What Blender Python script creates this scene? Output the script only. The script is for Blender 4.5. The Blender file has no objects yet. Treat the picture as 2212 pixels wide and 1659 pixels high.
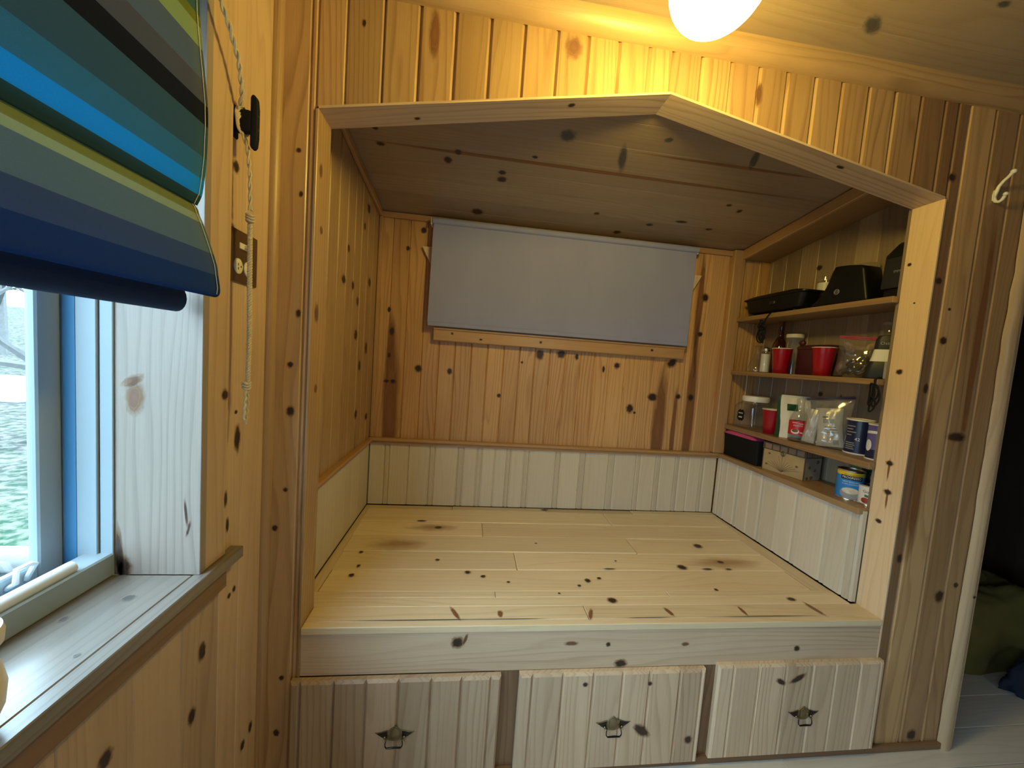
import bpy, bmesh, math, random
from mathutils import Vector, Matrix, noise as mnoise

R = random.Random(7)
sc = bpy.context.scene
COL = sc.collection

# ------------------------------------------------------------------ camera
cam_d = bpy.data.cameras.new('camera')
cam = bpy.data.objects.new('camera', cam_d)
COL.objects.link(cam)
cam_d.sensor_fit = 'HORIZONTAL'
cam_d.sensor_width = 36.0
cam_d.lens = 36.0 * 793.22 / 2212.0
cam_d.clip_start = 0.02
cR = Vector((0.9910116, -0.11251825, 0.07235785))
cU = Vector((-0.06392978, 0.07679262, 0.99499541))
cF = Vector((0.11751169, 0.99067782, -0.06890911))
cam.matrix_world = Matrix(((cR.x, cU.x, -cF.x, 0.55044), (cR.y, cU.y, -cF.y, -1.08221),
                           (cR.z, cU.z, -cF.z, 1.33272), (0, 0, 0, 1)))
sc.camera = cam

# ------------------------------------------------------------------ view, world, daylight
sc.view_settings.view_transform = 'Standard'
sc.view_settings.look = 'None'
sc.view_settings.gamma = 1.0
sc.view_settings.use_curve_mapping = False
sc.view_settings.exposure = 1.2
sc.cycles.max_bounces = 10
sc.cycles.diffuse_bounces = 6
sc.cycles.transparent_max_bounces = 16
sc.cycles.caustics_reflective = False
sc.cycles.caustics_refractive = False
sc.cycles.sample_clamp_indirect = 6.0
SKY = 11.0          # zenith; an overcast sky is a third as bright at the horizon
LAMP = 38.0
world = bpy.data.worlds.new('overcast_sky')
sc.world = world
world.use_nodes = True
bg = world.node_tree.nodes['Background']
bg.inputs['Color'].default_value = (0.63, 0.84, 1.0, 1)
_wt = world.node_tree
_tc = _wt.nodes.new('ShaderNodeTexCoord'); _sx = _wt.nodes.new('ShaderNodeSeparateXYZ')
_mx = _wt.nodes.new('ShaderNodeMath'); _mx.operation = 'MAXIMUM'; _mx.inputs[1].default_value = 0.0
_ma = _wt.nodes.new('ShaderNodeMath'); _ma.operation = 'MULTIPLY_ADD'
_ma.inputs[1].default_value = SKY*2/3; _ma.inputs[2].default_value = SKY/3
_wt.links.new(_tc.outputs['Generated'], _sx.inputs[0]); _wt.links.new(_sx.outputs[2], _mx.inputs[0])
_wt.links.new(_mx.outputs[0], _ma.inputs[0]); _wt.links.new(_ma.outputs[0], bg.inputs['Strength'])

def portal(name, loc, rot, sx, sy):
    d = bpy.data.lights.new(name, 'AREA')
    d.shape = 'RECTANGLE'; d.size = sx; d.size_y = sy
    d.cycles.is_portal = True
    o = bpy.data.objects.new(name, d); COL.objects.link(o)
    o.location = loc; o.rotation_euler = rot
    return o
portal('window_portal', (-0.36, -1.205, 1.42), (0, -math.pi/2, 0), 1.2, 1.9)

portal('window_portal', (1.725, -3.53, 1.55), (math.pi/2, 0, 0), 0.65, 0.6)  # portal for the added fill window behind the camera

# ------------------------------------------------------------------ node helpers
class NT:
    def __init__(self, name):
        self.m = bpy.data.materials.new(name); self.m.use_nodes = True
        self.t = self.m.node_tree; self.t.nodes.clear()
        self.out = self.t.nodes.new('ShaderNodeOutputMaterial')
    def n(self, typ, ins=None, **props):
        nd = self.t.nodes.new(typ)
        for k, v in props.items(): setattr(nd, k, v)
        for k, v in (ins or {}).items(): self.put(nd, k, v)
        return nd
    def put(self, nd, k, v):
        s = nd.inputs[k]
        if isinstance(v, bpy.types.NodeSocket): self.t.links.new(v, s)
        elif isinstance(v, bpy.types.Node): self.t.links.new(v.outputs[0], s)
        else:
            if isinstance(v, (tuple, list)) and len(v) == 3 and s.type == 'RGBA': v = (*v, 1)
            s.default_value = v
    def math(self, op, a, b=0.0, c=0.0, clamp=False):
        nd = self.n('ShaderNodeMath', operation=op, use_clamp=clamp)
        self.put(nd, 0, a); self.put(nd, 1, b)
        if op in ('MULTIPLY_ADD',): self.put(nd, 2, c)
        return nd.outputs[0]
    def mix(self, f, a, b, mode='MIX'):
        nd = self.n('ShaderNodeMix', data_type='RGBA', blend_type=mode)
        self.put(nd, 'Factor', f)
        self.put(nd, 6, a); self.put(nd, 7, b)
        return nd.outputs[2]
    def ramp(self, f, stops, interp='LINEAR'):
        nd = self.n('ShaderNodeValToRGB'); cr = nd.color_ramp; cr.interpolation = interp
        while len(cr.elements) < len(stops): cr.elements.new(0.5)
        for e, (p, c) in zip(cr.elements, stops):
            e.position = p; e.color = (*c, 1) if len(c) == 3 else c
        self.put(nd, 0, f)
        return nd.outputs[0]
    def noise(self, vec, scale, detail=2, rough=0.5, dims='3D'):
        nd = self.n('ShaderNodeTexNoise', noise_dimensions=dims)
        if vec is not None: self.put(nd, 'Vector', vec)
        self.put(nd, 'Scale', scale); self.put(nd, 'Detail', detail); self.put(nd, 'Roughness', rough)
        return nd.outputs[0]
    def surf(self, s): self.t.links.new(s if isinstance(s, bpy.types.NodeSocket) else s.outputs[0], self.out.inputs[0]); return self.m

def pm(name, color, rough=0.5, metal=0.0, vary=0.0, scale=20, coat=0.0, trans=0.0, spec=0.5):
    """plain procedural material with a little noise in the colour"""
    N = NT(name)
    c = color
    if vary:
        tc = N.n('ShaderNodeTexCoord')
        f = N.noise(tc.outputs['Object'], scale, 3)
        c = N.mix(f, tuple(x*(1-vary) for x in color), tuple(min(1, x*(1+vary)) for x in color))
    p = N.n('ShaderNodeBsdfPrincipled', {'Base Color': c, 'Roughness': rough, 'Metallic': metal,
                                         'Coat Weight': coat, 'Specular IOR Level': spec})
    return N.surf(p)

def clear_mat(name, tint=(1, 1, 1), gloss=0.12, rough=0.03, body=0.0, bodycol=(1, 1, 1)):
    """thin clear glass or plastic film: see-through with a glossy sheen"""
    N = NT(name)
    t = N.n('ShaderNodeBsdfTransparent', {'Color': tint})
    g = N.n('ShaderNodeBsdfGlossy', {'Roughness': rough})
    fr = N.n('ShaderNodeLayerWeight', {'Blend': 0.25})
    f = N.math('ADD', N.math('MULTIPLY', fr.outputs['Facing'], 0.45), gloss*0.4, clamp=True)
    m = N.n('ShaderNodeMixShader', {0: f, 1: t, 2: g})
    if body:
        d = N.n('ShaderNodeBsdfDiffuse', {'Color': bodycol})
        m = N.n('ShaderNodeMixShader', {0: body, 1: m, 2: d})
    return N.surf(m)

def wood(name, light, dark, red, line=0.5, rough=0.42, coat=0.15, rings=9.0, straight=42.0):
    N = NT(name)
    uv = N.n('ShaderNodeUVMap', uv_map='UVMap')
    sp = N.n('ShaderNodeSeparateXYZ', {0: uv})
    at = N.n('ShaderNodeAttribute', attribute_name='tone')
    sa = N.n('ShaderNodeSeparateColor', {0: at.outputs['Color']})
    u, v = sp.outputs[0], sp.outputs[1]
    def vec(a, b):
        return N.n('ShaderNodeCombineXYZ', {0: N.math('MULTIPLY', u, a), 1: N.math('MULTIPLY', v, b)}).outputs[0]
    n1 = N.noise(vec(7.5, 0.75), 1.0, 2.0, 0.45)
    f = N.math('ADD', N.math('MULTIPLY', n1, rings), N.math('MULTIPLY', u, straight))
    fr = N.math('FRACT', f)
    ln = N.ramp(fr, [(0, (0.1,)*3), (0.5, (0.15,)*3), (0.88, (1,)*3), (1.0, (0.1,)*3)])
    lowmod = N.noise(vec(4, 0.5), 1.0, 1.0)
    lm = N.ramp(lowmod, [(0.3, (0.25,)*3), (0.7, (1,)*3)])
    fine = N.noise(vec(420, 7), 1.0, 2.0)
    blot = N.noise(vec(5, 1.1), 1.7, 2.0)
    amt = N.math('MULTIPLY', N.math('MULTIPLY', ln, lm), line)
    amt = N.math('ADD', amt, N.math('MULTIPLY', N.math('SUBTRACT', fine, 0.5), 0.55), clamp=True)
    c = N.mix(amt, light, dark)
    rr = N.math('ADD', sa.outputs[1], N.math('MULTIPLY', N.math('SUBTRACT', blot, 0.5), 0.95), clamp=True)
    c = N.mix(rr, c, N.mix(amt, red, tuple(x*0.6 for x in red)))
    val = N.n('ShaderNodeCombineColor', {0: sa.outputs[0], 1: sa.outputs[0], 2: sa.outputs[0]})
    c = N.mix(1.0, c, val.outputs[0], 'MULTIPLY')
    bmp = N.n('ShaderNodeBump', {'Height': N.math('ADD', fine, N.math('MULTIPLY', ln, 0.6)), 'Strength': 0.10, 'Distance': 0.002})
    p = N.n('ShaderNodeBsdfPrincipled', {'Base Color': c, 'Roughness': rough, 'Coat Weight': coat,
                                         'Coat Roughness': 0.25, 'Normal': bmp})
    return N.surf(p)

def knot_mat(name, core, ring, edge):
    N = NT(name)
    uv = N.n('ShaderNodeUVMap', uv_map='UVMap')
    ln = N.n('ShaderNodeVectorMath', {0: uv}, operation='LENGTH').outputs['Value']
    at = N.n('ShaderNodeAttribute', attribute_name='tone')
    off = N.n('ShaderNodeVectorMath', {0: uv, 1: at.outputs['Color']}, operation='ADD')
    nz = N.noise(off, 2.2, 3.0)
    r = N.math('ADD', ln, N.math('MULTIPLY', N.math('SUBTRACT', nz, 0.5), 0.55))
    c = N.ramp(r, [(0.0, core), (0.40, tuple(x*0.8 for x in core)), (0.56, ring), (0.75, edge), (1.0, edge)])
    rg = N.math('FRACT', N.math('MULTIPLY', r, 7.0))
    c = N.mix(N.math('MULTIPLY', rg, 0.35), c, tuple(x*0.5 for x in core))
    a = N.ramp(r, [(0.50, (1, 1, 1)), (0.62, (0.55,)*3), (0.95, (0, 0, 0))])
    t = N.n('ShaderNodeBsdfTransparent')
    p = N.n('ShaderNodeBsdfPrincipled', {'Base Color': c, 'Roughness': 0.45})
    m = N.n('ShaderNodeMixShader', {0: a, 1: t, 2: p})
    return N.surf(m)

M = {}
M['honey'] = wood('honey_pine', (0.43, 0.275, 0.13), (0.22, 0.115, 0.045), (0.25, 0.12, 0.06), line=0.8)
M['leftpine'] = wood('left_wall_pine', (0.60, 0.43, 0.27), (0.40, 0.26, 0.15), (0.40, 0.25, 0.16), line=0.65)
M['honeyback'] = wood('amber_pine', (0.60, 0.355, 0.155), (0.32, 0.145, 0.05), (0.38, 0.17, 0.07), line=0.85)
M['pale'] = wood('pale_pine', (0.64, 0.49, 0.34), (0.37, 0.235, 0.135), (0.44, 0.275, 0.165), line=0.7)
M['deck'] = wood('deck_pine', (0.78, 0.64, 0.43), (0.58, 0.43, 0.25), (0.63, 0.45, 0.26), line=0.5, rough=0.42, coat=0.05)
M['white'] = wood('whitewood_beadboard', (0.66, 0.59, 0.48), (0.52, 0.44, 0.33), (0.58, 0.47, 0.31), line=0.35, rough=0.5)
M['trim'] = wood('trim_pine', (0.48, 0.28, 0.125), (0.32, 0.165, 0.07), (0.32, 0.155, 0.07), line=0.5)
M['varnished'] = wood('varnished_pine', (0.62, 0.46, 0.29), (0.44, 0.29, 0.15), (0.46, 0.29, 0.15), line=0.45, rough=0.3, coat=0.8)
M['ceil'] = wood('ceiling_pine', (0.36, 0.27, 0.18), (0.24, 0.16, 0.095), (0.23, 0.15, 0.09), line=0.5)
M['sill'] = wood('weathered_sill_pine', (0.17, 0.145, 0.12), (0.09, 0.07, 0.055), (0.15, 0.115, 0.085), line=0.7, rough=0.4, coat=1.0)
M['jambwood'] = wood('weathered_jamb_pine', (0.29, 0.235, 0.195), (0.16, 0.125, 0.10), (0.26, 0.195, 0.155), line=0.75)
M['floor'] = wood('grey_floor_boards', (0.64, 0.60, 0.54), (0.46, 0.42, 0.37), (0.56, 0.50, 0.43), line=0.4)
M['bark'] = wood('live_edge_pine', (0.52, 0.39, 0.25), (0.32, 0.21, 0.12), (0.34, 0.21, 0.13), line=0.5)
M['knot'] = knot_mat('knot_dark', (0.035, 0.018, 0.014), (0.10, 0.045, 0.022), (0.26, 0.13, 0.05))
M['heart'] = knot_mat('heartwood_streak', (0.27, 0.115, 0.045), (0.27, 0.115, 0.045), (0.33, 0.15, 0.06))
M['palek'] = knot_mat('knot_brown', (0.20, 0.09, 0.05), (0.26, 0.13, 0.06), (0.36, 0.19, 0.08))
M['greyk'] = knot_mat('knot_grey', (0.09, 0.085, 0.08), (0.14, 0.125, 0.11), (0.32, 0.27, 0.22))
N = NT('faint_stain')
_uv = N.n('ShaderNodeUVMap', uv_map='UVMap'); _l = N.n('ShaderNodeVectorMath', {0: _uv}, operation='LENGTH').outputs['Value']
_n = N.noise(_uv, 1.6, 3.0)
_a = N.ramp(N.math('ADD', _l, N.math('MULTIPLY', N.math('SUBTRACT', _n, 0.5), 0.8)), [(0.2, (0.5,)*3), (0.95, (0, 0, 0))])
M['stain'] = N.surf(N.n('ShaderNodeMixShader', {0: _a, 1: N.n('ShaderNodeBsdfTransparent'), 2: N.n('ShaderNodeBsdfPrincipled', {'Base Color': (0.42, 0.24, 0.08), 'Roughness': 0.5})}))
M['black'] = pm('black_plastic', (0.006, 0.006, 0.0065), 0.40, spec=0.3)
M['blackmat'] = pm('black_matt', (0.006, 0.006, 0.0065), 0.7, spec=0.25)
M['charcoal'] = pm('charcoal_plastic', (0.020, 0.022, 0.025), 0.45, spec=0.3)
M['whiteplastic'] = pm('white_plastic', (0.78, 0.77, 0.74), 0.35)
M['vinyl'] = pm('white_vinyl', (0.27, 0.33, 0.37), 0.4, vary=0.06, scale=6)
M['vinylblue'] = pm('blue_weather_seal', (0.05, 0.19, 0.36), 0.5)
M['red'] = pm('red_plastic', (0.33, 0.0025, 0.013), 0.28, coat=0.2)
M['redlabel'] = pm('red_paper_label', (0.50, 0.018, 0.03), 0.35)
M['cream'] = pm('cream_rim', (0.75, 0.72, 0.66), 0.4)
M['maroon'] = pm('maroon_plastic', (0.075, 0.018, 0.028), 0.32)
M['navy'] = pm('navy_label', (0.012, 0.018, 0.06), 0.25)
M['purple'] = pm('purple_label', (0.12, 0.10, 0.32), 0.3)
M['blue'] = pm('blue_label', (0.02, 0.22, 0.62), 0.3)
M['yellow'] = pm('yellow_label', (0.72, 0.50, 0.03), 0.35)
M['green'] = pm('green_foil', (0.012, 0.07, 0.03), 0.22)
M['labelwhite'] = pm('label_white', (0.72, 0.72, 0.70), 0.4)
M['labelgrey'] = pm('label_grey', (0.30, 0.31, 0.33), 0.4)
M['tin'] = pm('tin', (0.62, 0.62, 0.60), 0.25, metal=1.0)
M['brass'] = pm('aged_brass', (0.26, 0.22, 0.14), 0.36, metal=1.0, vary=0.25, scale=60)
M['darkbrass'] = pm('blackened_brass', (0.035, 0.033, 0.035), 0.30, metal=0.8)
M['plate'] = pm('bronze_plate', (0.17, 0.105, 0.055), 0.38, metal=0.7, vary=0.15, scale=12)
M['ivory'] = pm('ivory_plastic', (0.72, 0.66, 0.52), 0.4)
M['slot'] = pm('dark_slot', (0.02, 0.015, 0.01), 0.6)
M['rope'] = pm('rope', (0.55, 0.45, 0.28), 0.8, vary=0.3, scale=160)
M['hook'] = pm('white_enamel', (0.80, 0.79, 0.74), 0.3)
M['blind'] = None
M['silver'] = pm('silver_foil', (0.66, 0.66, 0.64), 0.35, metal=0.35, vary=0.12, scale=30)
M['pink'] = pm('pink_vinyl', (0.55, 0.07, 0.20), 0.35)
M['coffee'] = pm('coffee_brown', (0.20, 0.06, 0.02), 0.5)
M['salt'] = pm('salt', (0.80, 0.80, 0.77), 0.9, vary=0.08, scale=300)
M['stick'] = pm('popsicle_stick', (0.52, 0.36, 0.18), 0.7)
M['soup'] = pm('soup_picture', (0.62, 0.58, 0.50), 0.4, vary=0.35, scale=90)
M['redpic'] = pm('red_beans_picture', (0.34, 0.04, 0.02), 0.4, vary=0.5, scale=110)
M['leafgreen'] = pm('green_print', (0.05, 0.16, 0.06), 0.4)
M['limeyellow'] = pm('lime_yellow_label', (0.58, 0.55, 0.04), 0.4)
M['glass'] = clear_mat('clear_glass', (0.95, 0.965, 0.955), 0.22, body=0.03, bodycol=(0.6, 0.62, 0.6))
M['amber'] = clear_mat('amber_glass', (0.50, 0.24, 0.06), 0.16)
M['film'] = clear_mat('plastic_film', (0.93, 0.93, 0.93), 0.20, 0.12, body=0.10, bodycol=(0.8, 0.8, 0.8))
M['filmdark'] = clear_mat('plastic_film_thin', (0.90, 0.88, 0.86), 0.18, 0.10, body=0.05, bodycol=(0.7, 0.66, 0.62))
M['pane'] = clear_mat('window_glass', (0.93, 0.985, 1.0), 0.03, 0.01)
M['amberliquid'] = pm('amber_syrup', (0.16, 0.09, 0.02), 0.15)
M['olive'] = pm('olive_cloth', (0.15, 0.125, 0.03), 0.9, vary=0.35, scale=9)
M['vinylwhite'] = pm('white_vinyl_rail', (0.62, 0.65, 0.66), 0.35, vary=0.04, scale=6)
M['navycloth'] = pm('navy_cloth', (0.012, 0.018, 0.04), 0.9, vary=0.3, scale=14)
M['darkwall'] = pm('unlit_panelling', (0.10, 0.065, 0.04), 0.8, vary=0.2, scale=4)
M['creamceramic'] = pm('cream_ceramic', (0.68, 0.62, 0.48), 0.3)
M['lining'] = pm('white_lining', (0.75, 0.76, 0.74), 0.8)

# ------------------------------------------------------------------ mesh builder
class MB:
    def __init__(self):
        self.bm = bmesh.new()
        self.uv = self.bm.loops.layers.uv.new('UVMap')
        self.tn = self.bm.loops.layers.float_color.new('tone')
    def face(self, pts, uvs=None, tone=(1, 0, 0), mat=0, smooth=False):
        vs = [self.bm.verts.new(p) for p in pts]
        f = self.bm.faces.new(vs); f.material_index = mat; f.smooth = smooth
        for i, l in enumerate(f.loops):
            l[self.uv].uv = uvs[i] if uvs else (pts[i][0], pts[i][1])
            l[self.tn] = (*tone, 1)
        return f
    def add(self, verts, faces, A=None, L=None, tone=(1, 0, 0), seed=None, mat=0, smooth=False, cuts=()):
        """closed piece; A = across-grain axis, L = grain axis for the wood texture"""
        t = bmesh.new(); tuv = t.loops.layers.uv.new('UVMap')
        vs = [t.verts.new(v) for v in verts]
        for f in faces:
            try: t.faces.new([vs[i] for i in f])
            except ValueError: pass
        bmesh.ops.recalc_face_normals(t, faces=t.faces[:])
        if seed is None: seed = R.random()*40
        A = Vector(A or (1, 0, 0)); L = Vector(L or (0, 0, 1)); B = A.cross(L)
        for f in t.faces:
            n = f.normal
            for l in f.loops:
                c = l.vert.co
                a = c.dot(A) + (c.dot(B) if abs(n.dot(B)) < 0.7 else 0)
                if abs(n.dot(L)) > 0.7: q = c.dot(B)*0.3 + seed*2.3
                else: q = c.dot(L) + seed*2.3
                l[tuv].uv = (a + seed*1.37, q)
        for (p, n) in cuts:      # keep the side the normal does not point to
            g = t.verts[:] + t.edges[:] + t.faces[:]
            r = bmesh.ops.bisect_plane(t, geom=g, plane_co=p, plane_no=n, clear_outer=True)
            ed = [e for e in r['geom_cut'] if isinstance(e, bmesh.types.BMEdge)]
            if ed:
                bmesh.ops.edgenet_fill(t, edges=ed)
        m = {}
        for v in t.verts: m[v] = self.bm.verts.new(v.co)
        for f in t.faces:
            try: nf = self.bm.faces.new([m[v] for v in f.verts])
            except ValueError: continue
            nf.material_index = mat; nf.smooth = smooth
            for l0, l1 in zip(f.loops, nf.loops):
                l1[self.uv].uv = l0[tuv].uv
                l1[self.tn] = (*tone, 1)
        t.free()
        return self
    def box(self, lo, hi, grain='x', bevel=0.0, tone=(1, 0, 0), seed=None, mat=0, mtx=None, segs=1, smooth=False, cuts=()):
        t = bmesh.new()
        bmesh.ops.create_cube(t, size=1.0)
        for v in t.verts:
            v.co = Vector([lo[i] + (v.co[i] + 0.5)*(hi[i] - lo[i]) for i in range(3)])
        if bevel: bmesh.ops.bevel(t, geom=t.edges[:], offset=bevel, segments=segs, affect='EDGES', profile=0.5)
        if mtx is not None: bmesh.ops.transform(t, matrix=mtx, verts=t.verts[:])
        t.verts.index_update()
        vs = [v.co.copy() for v in t.verts]; fs = [[v.index for v in f.verts] for f in t.faces]
        t.free()
        L = {'x': (1, 0, 0), 'y': (0, 1, 0), 'z': (0, 0, 1)}[grain]
        ext = [(hi[i]-lo[i], i) for i in range(3) if L[i] == 0]
        ax = max(ext)[1]
        A = tuple(1 if i == ax else 0 for i in range(3))
        if mtx is not None:
            r3 = mtx.to_3x3(); L = tuple(r3 @ Vector(L)); A = tuple(r3 @ Vector(A))
        return self.add(vs, fs, A, L, tone, seed, mat, smooth, cuts)
    def tgboard(self, O, A, L, N, width, length, ch=0.004, gr=0.004, th=0.018, tone=(1, 0, 0), seed=None, cuts=(), mat=0):
        """tongue-and-groove board: chamfered long edges, face at O, normal N"""
        O, A, L, N = Vector(O), Vector(A), Vector(L), Vector(N)
        prof = [(0, -th), (0, -gr), (ch, 0), (width-ch, 0), (width, -gr), (width, -th)]
        vs = [O + A*a + N*b for a, b in prof] + [O + A*a + N*b + L*length for a, b in prof]
        k = len(prof)
        fs = [list(range(k)), list(range(k, 2*k))] + [[i, (i+1) % k, k+(i+1) % k, k+i] for i in range(k)]
        return self.add(vs, fs, A, L, tone, seed, mat, False, cuts)
    def prism(self, pts, depth, mtx=None, mat=0, bevel=0.0, tone=(1, 0, 0), A=None, L=None, smooth=False, segs=2, cuts=()):
        """outline pts in local XZ, extruded along +Y by depth"""
        t = bmesh.new()
        v0 = [t.verts.new((x, 0, z)) for x, z in pts]; v1 = [t.verts.new((x, depth, z)) for x, z in pts]
        k = len(pts)
        t.faces.new(v0); t.faces.new(v1)
        for i in range(k): t.faces.new((v0[i], v0[(i+1) % k], v1[(i+1) % k], v1[i]))
        bmesh.ops.recalc_face_normals(t, faces=t.faces[:])
        if bevel: bmesh.ops.bevel(t, geom=t.edges[:], offset=bevel, segments=segs, affect='EDGES', profile=0.5)
        if mtx is not None: bmesh.ops.transform(t, matrix=mtx, verts=t.verts[:])
        t.verts.index_update()
        vs = [v.co.copy() for v in t.verts]; fs = [[v.index for v in f.verts] for f in t.faces]
        t.free()
        return self.add(vs, fs, A, L, tone, None, mat, smooth, cuts)
    def lathe(self, prof, c=(0, 0, 0), seg=32, mat=0, mtx=None, smooth=True, close=False, sq=None):
        """profile of (r, z); sq = superellipse power for squarish bodies; a mat list gives one per band"""
        rings = []
        for r, z in prof:
            ring = []
            for i in range(seg):
                a = 2*math.pi*i/seg
                ca, sa = math.cos(a), math.sin(a)
                k = 1.0
                if sq: k = 1.0/((abs(ca)**sq + abs(sa)**sq)**(1.0/sq))
                p = Vector((r*k*ca, r*k*sa, z))
                p = (mtx @ p) if mtx is not None else p + Vector(c)
                ring.append(self.bm.verts.new(p))
            rings.append(ring)
        for j in range(len(rings)-1):
            for i in range(seg):
                q = (rings[j][i], rings[j][(i+1) % seg], rings[j+1][(i+1) % seg], rings[j+1][i])
                f = self.bm.faces.new(q); f.smooth = smooth
                f.material_index = mat[j] if isinstance(mat, (list, tuple)) else mat
                for l, uvx in zip(f.loops, ((i/seg, j), ((i+1)/seg, j), ((i+1)/seg, j+1), (i/seg, j+1))):
                    l[self.uv].uv = (uvx[0], prof[min(uvx[1], len(prof)-1)][1]); l[self.tn] = (1, 0, 0, 1)
        return self
    def tube(self, path, r, seg=8, mat=0, smooth=True, caps=True, closed=False):
        P = [Vector(p) for p in path]; n = len(P)
        rr = r if isinstance(r, (list, tuple)) else [r]*n
        up = None; rings = []
        for i in range(n):
            if closed: t = P[(i+1) % n] - P[i-1]
            else: t = P[min(i+1, n-1)] - P[max(i-1, 0)]
            t.normalize()
            if up is None:
                up = Vector((0, 0, 1)) if abs(t.z) < 0.9 else Vector((1, 0, 0))
            up = (up - t*up.dot(t)).normalized(); sd = t.cross(up)
            rings.append([self.bm.verts.new(P[i] + (up*math.cos(2*math.pi*k/seg) + sd*math.sin(2*math.pi*k/seg))*rr[i]) for k in range(seg)])
        m = n if closed else n-1
        for i in range(m):
            a, b = rings[i], rings[(i+1) % n]
            for k in range(seg):
                f = self.bm.faces.new((a[k], a[(k+1) % seg], b[(k+1) % seg], b[k])); f.smooth = smooth; f.material_index = mat
                for l in f.loops: l[self.tn] = (1, 0, 0, 1)
        if caps and not closed:
            for ring in (rings[0], rings[-1]):
                f = self.bm.faces.new(ring); f.material_index = mat
        return self
    def grid(self, fn, nu, nv, mat=0, smooth=True, uvfn=None):
        V = [[self.bm.verts.new(fn(i/nu, j/nv)) for j in range(nv+1)] for i in range(nu+1)]
        for i in range(nu):
            for j in range(nv):
                f = self.bm.faces.new((V[i][j], V[i+1][j], V[i+1][j+1], V[i][j+1])); f.smooth = smooth
                f.material_index = mat(i/nu, j/nv) if callable(mat) else mat
                for l, (a, b) in zip(f.loops, ((i, j), (i+1, j), (i+1, j+1), (i, j+1))):
                    l[self.uv].uv = uvfn(a/nu, b/nv) if uvfn else (a/nu, b/nv); l[self.tn] = (1, 0, 0, 1)
        return self
    def ball(self, c, rx, ry=None, rz=None, seg=16, mat=0, mtx=None):
        ry = ry or rx; rz = rz or rx; c = Vector(c)
        n = seg//2
        prof = [(max(1e-4, math.sin(math.pi*j/n)), -math.cos(math.pi*j/n)) for j in range(n+1)]
        mm = Matrix.Translation(c) @ (mtx or Matrix()) @ Matrix.Diagonal((rx, ry, rz, 1))
        return self.lathe(prof, seg=seg, mat=mat, mtx=mm)
    def knots(self, lst, place, mat, rot=0.0):
        """soft-edged knot discs just proud of a board; place(a, b) -> point, axes along a and b"""
        for it in lst:
            a, b, ra, rb = it[:4]
            th = it[4] if len(it) > 4 else rot
            k = 1.75
            sd = (R.random()*9, R.random()*9, R.random()*9)
            ring = [(math.cos(2*math.pi*i/20), math.sin(2*math.pi*i/20)) for i in range(20)]
            pts = []
            for cx, cy in ring:
                x, y = cx*ra*k, cy*rb*k
                pts.append(place(a + x*math.cos(th) - y*math.sin(th), b + x*math.sin(th) + y*math.cos(th)))
            self.face(pts, [(cx*k/1.45, cy*k/1.45) for cx, cy in ring], sd, mat)
        return self
    def build(self, name, mats, parent=None, sharp=35, weld=False):
        me = bpy.data.meshes.new(name)
        bmesh.ops.remove_doubles(self.bm, verts=self.bm.verts[:], dist=1e-6) if weld else None
        self.bm.to_mesh(me); self.bm.free()
        for m in (mats if isinstance(mats, (list, tuple)) else [mats]): me.materials.append(M[m] if isinstance(m, str) else m)
        try: me.set_sharp_from_angle(angle=math.radians(sharp))
        except Exception: pass
        o = bpy.data.objects.new(name, me); COL.objects.link(o)
        if parent is not None:
            o.parent = parent
            o.matrix_parent_inverse = parent.matrix_world.inverted()
        return o

def empty(name, loc=(0, 0, 0)):
    o = bpy.data.objects.new(name, None); COL.objects.link(o); o.location = loc
    o.matrix_world = Matrix.Translation(Vector(loc))
    o.empty_display_size = 0.05
    return o
def tag(o, label, cat, group=None):
    o['label'] = label; o['category'] = cat
    if group: o['group'] = group
    return o
def struct(o, label=None):
    o['kind'] = 'structure'
    if label: o['label'] = label
    return o

def text_on(mb, s, size, fn, mat=0, align='CENTER'):
    """lettering: fn maps flat text coordinates to a point in the world"""
    cu = bpy.data.curves.new('lettering', 'FONT'); cu.body = s; cu.size = size
    cu.align_x = align; cu.align_y = 'CENTER'; cu.resolution_u = 2
    ob = bpy.data.objects.new('lettering', cu); COL.objects.link(ob)
    bpy.context.view_layer.update()
    dg = bpy.context.evaluated_depsgraph_get()
    me = ob.evaluated_get(dg).to_mesh()
    vs = [fn(v.co.x, v.co.y) for v in me.vertices]; fs = [list(p.vertices) for p in me.polygons]
    bv = [mb.bm.verts.new(v) for v in vs]
    for f in fs:
        try:
            nf = mb.bm.faces.new([bv[i] for i in f]); nf.material_index = mat
        except ValueError: pass
    ob.evaluated_get(dg).to_mesh_clear()
    bpy.data.objects.remove(ob); bpy.data.curves.remove(cu)

def tone(v=0.12, red=0.0, rr=0.25, base=1.0):
    return (base*(1 + R.uniform(-v, v)), max(0, red + R.uniform(-rr, rr)), R.random())

# ================================================================== THE SETTING
XA, XB = 0.11, 2.06            # opening in the front wall
ZH, XP, ZP = 1.957, 1.085, 2.138
D = 0.905                      # depth of the bed alcove
ZB = 0.505                     # top of the bed platform
def zceil(y): return 2.30 - 0.143*y
def zalc(y): return 2.03 + 0.143*(0.906 - y)
Y0 = -3.4; X1 = 3.7

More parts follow.
